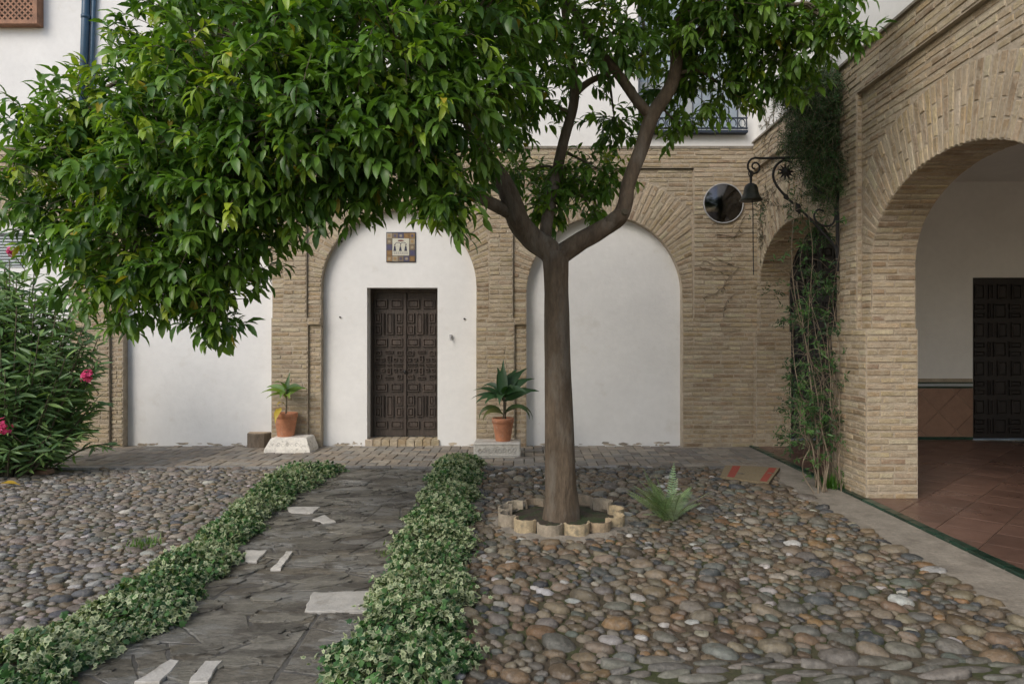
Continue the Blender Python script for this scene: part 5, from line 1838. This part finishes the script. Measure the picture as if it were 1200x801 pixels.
tuft('weed_tuft', 'bright green weed tuft among the cobbles beside the ivy edging', 168, 640, 150, .10, (.12, .22, .04), .06)
tuft('weed_tuft', 'small mossy grass tuft on the slate path against the ivy', 455, 648, 120, .035, (.10, .17, .02), .05)
tuft('weed_tuft', 'bushy green sprig at the foot of the brick pier under the vine', 976, 572, 380, .20, (.07, .19, .02), .06)

fl = thing('fallen_leaf', 'curled yellow leaf lying on the cobbles by the bush edging', 'leaf')
x, y = G2(14, 567, .04)
strap_leaf(fl, (x - .12, y, .05), R(-12), R(8), .26, .05, .5, (.42, .27, .03), MAT['leaf2'], name='leaf_blade', roll=.3)

# ================================================================= CLIMBING VINE
vine = thing('climbing_vine', 'feathery climbing vine with tangled bare stems scrambling over the arcade pier', 'vine')
vs_ = MB()
LP, LD, LN_, LL, LW, LT = [], [], [], [], [], []


def vleaf(p, d, l, c, wr_=.16):
    LP.append(p); LD.append(d); LN_.append(Vector((random.gauss(0, .5) - .4, random.gauss(0, .5) - .5, .6))); LL.append(l); LW.append(l * wr_)
    kk = random.uniform(.75, 1.25); LT.append(tuple(x * kk for x in c))


dkg = [(.035, .085, .025), (.045, .11, .03), (.06, .135, .035), (.028, .065, .022)]
# dense feathery mass hanging from the coping, mostly in front of the pier
for k in range(2400):
    f = random.random()
    bu, bv, su, sv_ = random.choice([(957, 108, 17, 16), (975, 150, 10, 30), (950, 138, 14, 20), (967, 195, 12, 18), (976, 205, 8, 16), (932, 104, 10, 9), (942, 165, 11, 14), (975, 95, 10, 14)])
    u, v = random.gauss(bu, su), random.gauss(bv, sv_)
    if u > 992 or u < 900 or v > 238: continue
    d = random.uniform(7.1, 7.9)
    p = P3(u, v, d); p.x = min(p.x, XR - .03)
    dr = Vector((random.gauss(-.2, .5), random.gauss(-.1, .5), random.gauss(-.7, .5))).normalized()
    L_ = random.uniform(.10, .24)
    e = p + dr * L_
    vs_.tube([p, e], [.0025, .001], 3, cap=False)
    c = random.choice(dkg)
    n = random.randint(14, 22)
    sd = dr.cross(Vector((0, 1, 0))).normalized(); s2 = dr.cross(sd)
    for i in range(n):
        a = i * 2.4
        vleaf(p.lerp(e, i / n), dr * .6 + sd * math.cos(a) + s2 * math.sin(a), random.uniform(.022, .042), c, .22)
# stems rising from the ground
for k in range(19):
    u0 = random.uniform(950, 988); d0 = random.uniform(7.0, 7.5)
    p0 = P3(u0, 590, d0); p0.z = 0; p0.x = min(p0.x, XR - .06)
    pts = [p0]
    top_v = random.choice([235, 260, 330, 380, 430, 470]); steps = 6
    u = u0
    for i in range(1, steps + 1):
        u += random.gauss(-1.5, 7); u = min(max(u, 925), 984)
        v = 575 + (top_v - 575) * i / steps
        q_ = P3(u, v, d0 + random.uniform(-.12, .2)); q_.x = min(q_.x, XR - .03)
        pts.append(q_)
    sp = smooth_path(pts, 5)
    r0 = random.uniform(.005, .010)
    vs_.tube(sp, lerp_list([r0, r0 * .6, r0 * .35], len(sp)), 5, cap=False)
    for i in range(6, len(sp)):
        for _ in range(2):
            if random.random() < (.55 if sp[i].z > .55 else .12):
                dr = Vector((random.gauss(-.35, .6), random.gauss(-.1, .6), random.gauss(.0, .5))).normalized()
                L_ = random.uniform(.10, .30); e = sp[i] + dr * L_
                vs_.tube([sp[i], sp[i].lerp(e, .5) + Vector((0, 0, .03)), e], [.003, .002, .001], 3, cap=False)
                c = random.choice(dkg + [(.08, .17, .04)])
                if random.random() < .55:
                    for j in range(random.randint(8, 16)):
                        vleaf(sp[i].lerp(e, .3 + .7 * random.random()), dr * .7 + Vector((random.gauss(0, .7), random.gauss(0, .7), random.gauss(-.2, .6))), random.uniform(.03, .07), c, .24)
# leafy pockets
for (u, v, d, r, n) in ((945, 365, 7.6, .13, 40), (935, 440, 7.9, .16, 45), (950, 500, 7.8, .16, 50), (930, 480, 8.2, .13, 30), (925, 515, 8.6, .10, 24), (958, 330, 7.5, .14, 45), (920, 375, 8.1, .09, 14), (965, 270, 7.45, .10, 30), (945, 285, 7.6, .10, 20), (930, 235, 7.7, .08, 14), (905, 340, 8.5, .06, 8), (975, 445, 7.3, .06, 8), (890, 250, 8.6, .07, 10)):
    c0 = P3(u, v, d)
    for k in range(n):
        o = Vector((random.gauss(0, 1), random.gauss(0, .8), random.gauss(0, 1))).normalized()
        p = c0 + o * r * random.random() ** .5
        p.x = min(p.x, XR - .03) if p.y < 7.5 else p.x
        dr = (o + Vector((0, 0, -.4))).normalized(); e = p + dr * random.uniform(.06, .14)
        vs_.tube([p, e], [.002, .001], 3, cap=False)
        c = random.choice(dkg)
        for j in range(9):
            vleaf(p.lerp(e, j / 9), dr * .7 + Vector((random.gauss(0, .8), random.gauss(0, .8), random.gauss(0, .6))), random.uniform(.03, .06), c, .26)
# bare runners creeping over the spandrel and the white wall above
for k in range(70):
    y = random.uniform(7.6, 9.9); z = random.uniform(3.0, 4.9)
    if k < 16: y = random.uniform(9.6, 10.0); z = random.uniform(2.4, 3.6)
    xw = XR + REC - .008 if z < ZA2 else (XR - .006 if z < ZT2 else XR + .062)
    if ((y - 8.725) / ra) ** 2 + ((z - zsR) / rb) ** 2 < 1.05 and z > zsR: continue
    pts = [Vector((xw, y, z))]
    a = random.uniform(-.6, 2.2)
    for i in range(5):
        a += random.gauss(0, .4)
        y2 = pts[-1].y + math.cos(a) * .09; z2 = pts[-1].z + math.sin(a) * .09
        if z2 < zsR + .2 or y2 > 10.0: break
        xw2 = XR + REC - .008 if z2 < ZA2 else (XR - .006 if z2 < ZT2 else XR + .062)
        if ((y2 - 8.725) / ra) ** 2 + ((z2 - zsR) / rb) ** 2 < 1.03: break
        pts.append(Vector((xw2, y2, z2)))
        if random.random() < .8:
            for _ in range(3): vleaf(pts[-1], Vector((-.5, random.gauss(0, 1), random.gauss(0, 1))), random.uniform(.03, .06), (.10, .09, .055), .22)
    if len(pts) > 1: vs_.tube(pts, .004, 4, cap=False)
# runners on the house wall by the corner
for k in range(10):
    x, z = XB(random.uniform(850, 880)), ZB(random.uniform(205, 345))
    pts = [Vector((x, YB - .015, z))]
    a = random.uniform(2.6, 4.2)
    for i in range(5):
        a += random.gauss(0, .3); pts.append(pts[-1] + Vector((math.cos(a) * .09, 0, math.sin(a) * .09)))
        vleaf(pts[-1], Vector((random.gauss(0, 1), -.5, random.gauss(-.3, 1))), random.uniform(.04, .07), (.11, .10, .065), .2)
    vs_.tube(pts, .004, 4, cap=False)
print('vine leaves', len(LP))
vs_.build('stems', MAT['vine'], vine, kind='stuff', smooth=True)
V_, t_, T_ = leaves_arrays('lance', np.array([tuple(p) for p in LP]), np.array([tuple(p) for p in LD]), np.array([tuple(p) for p in LN_]), np.array(LL), np.array(LW), np.array(LT))
stuff_leaves(V_, t_, T_, MAT['leaf2'], vine, 'foliage', kind='stuff')
print('objects', len(bpy.data.objects), 'tris about', sum(len(m.polygons) for m in bpy.data.meshes))
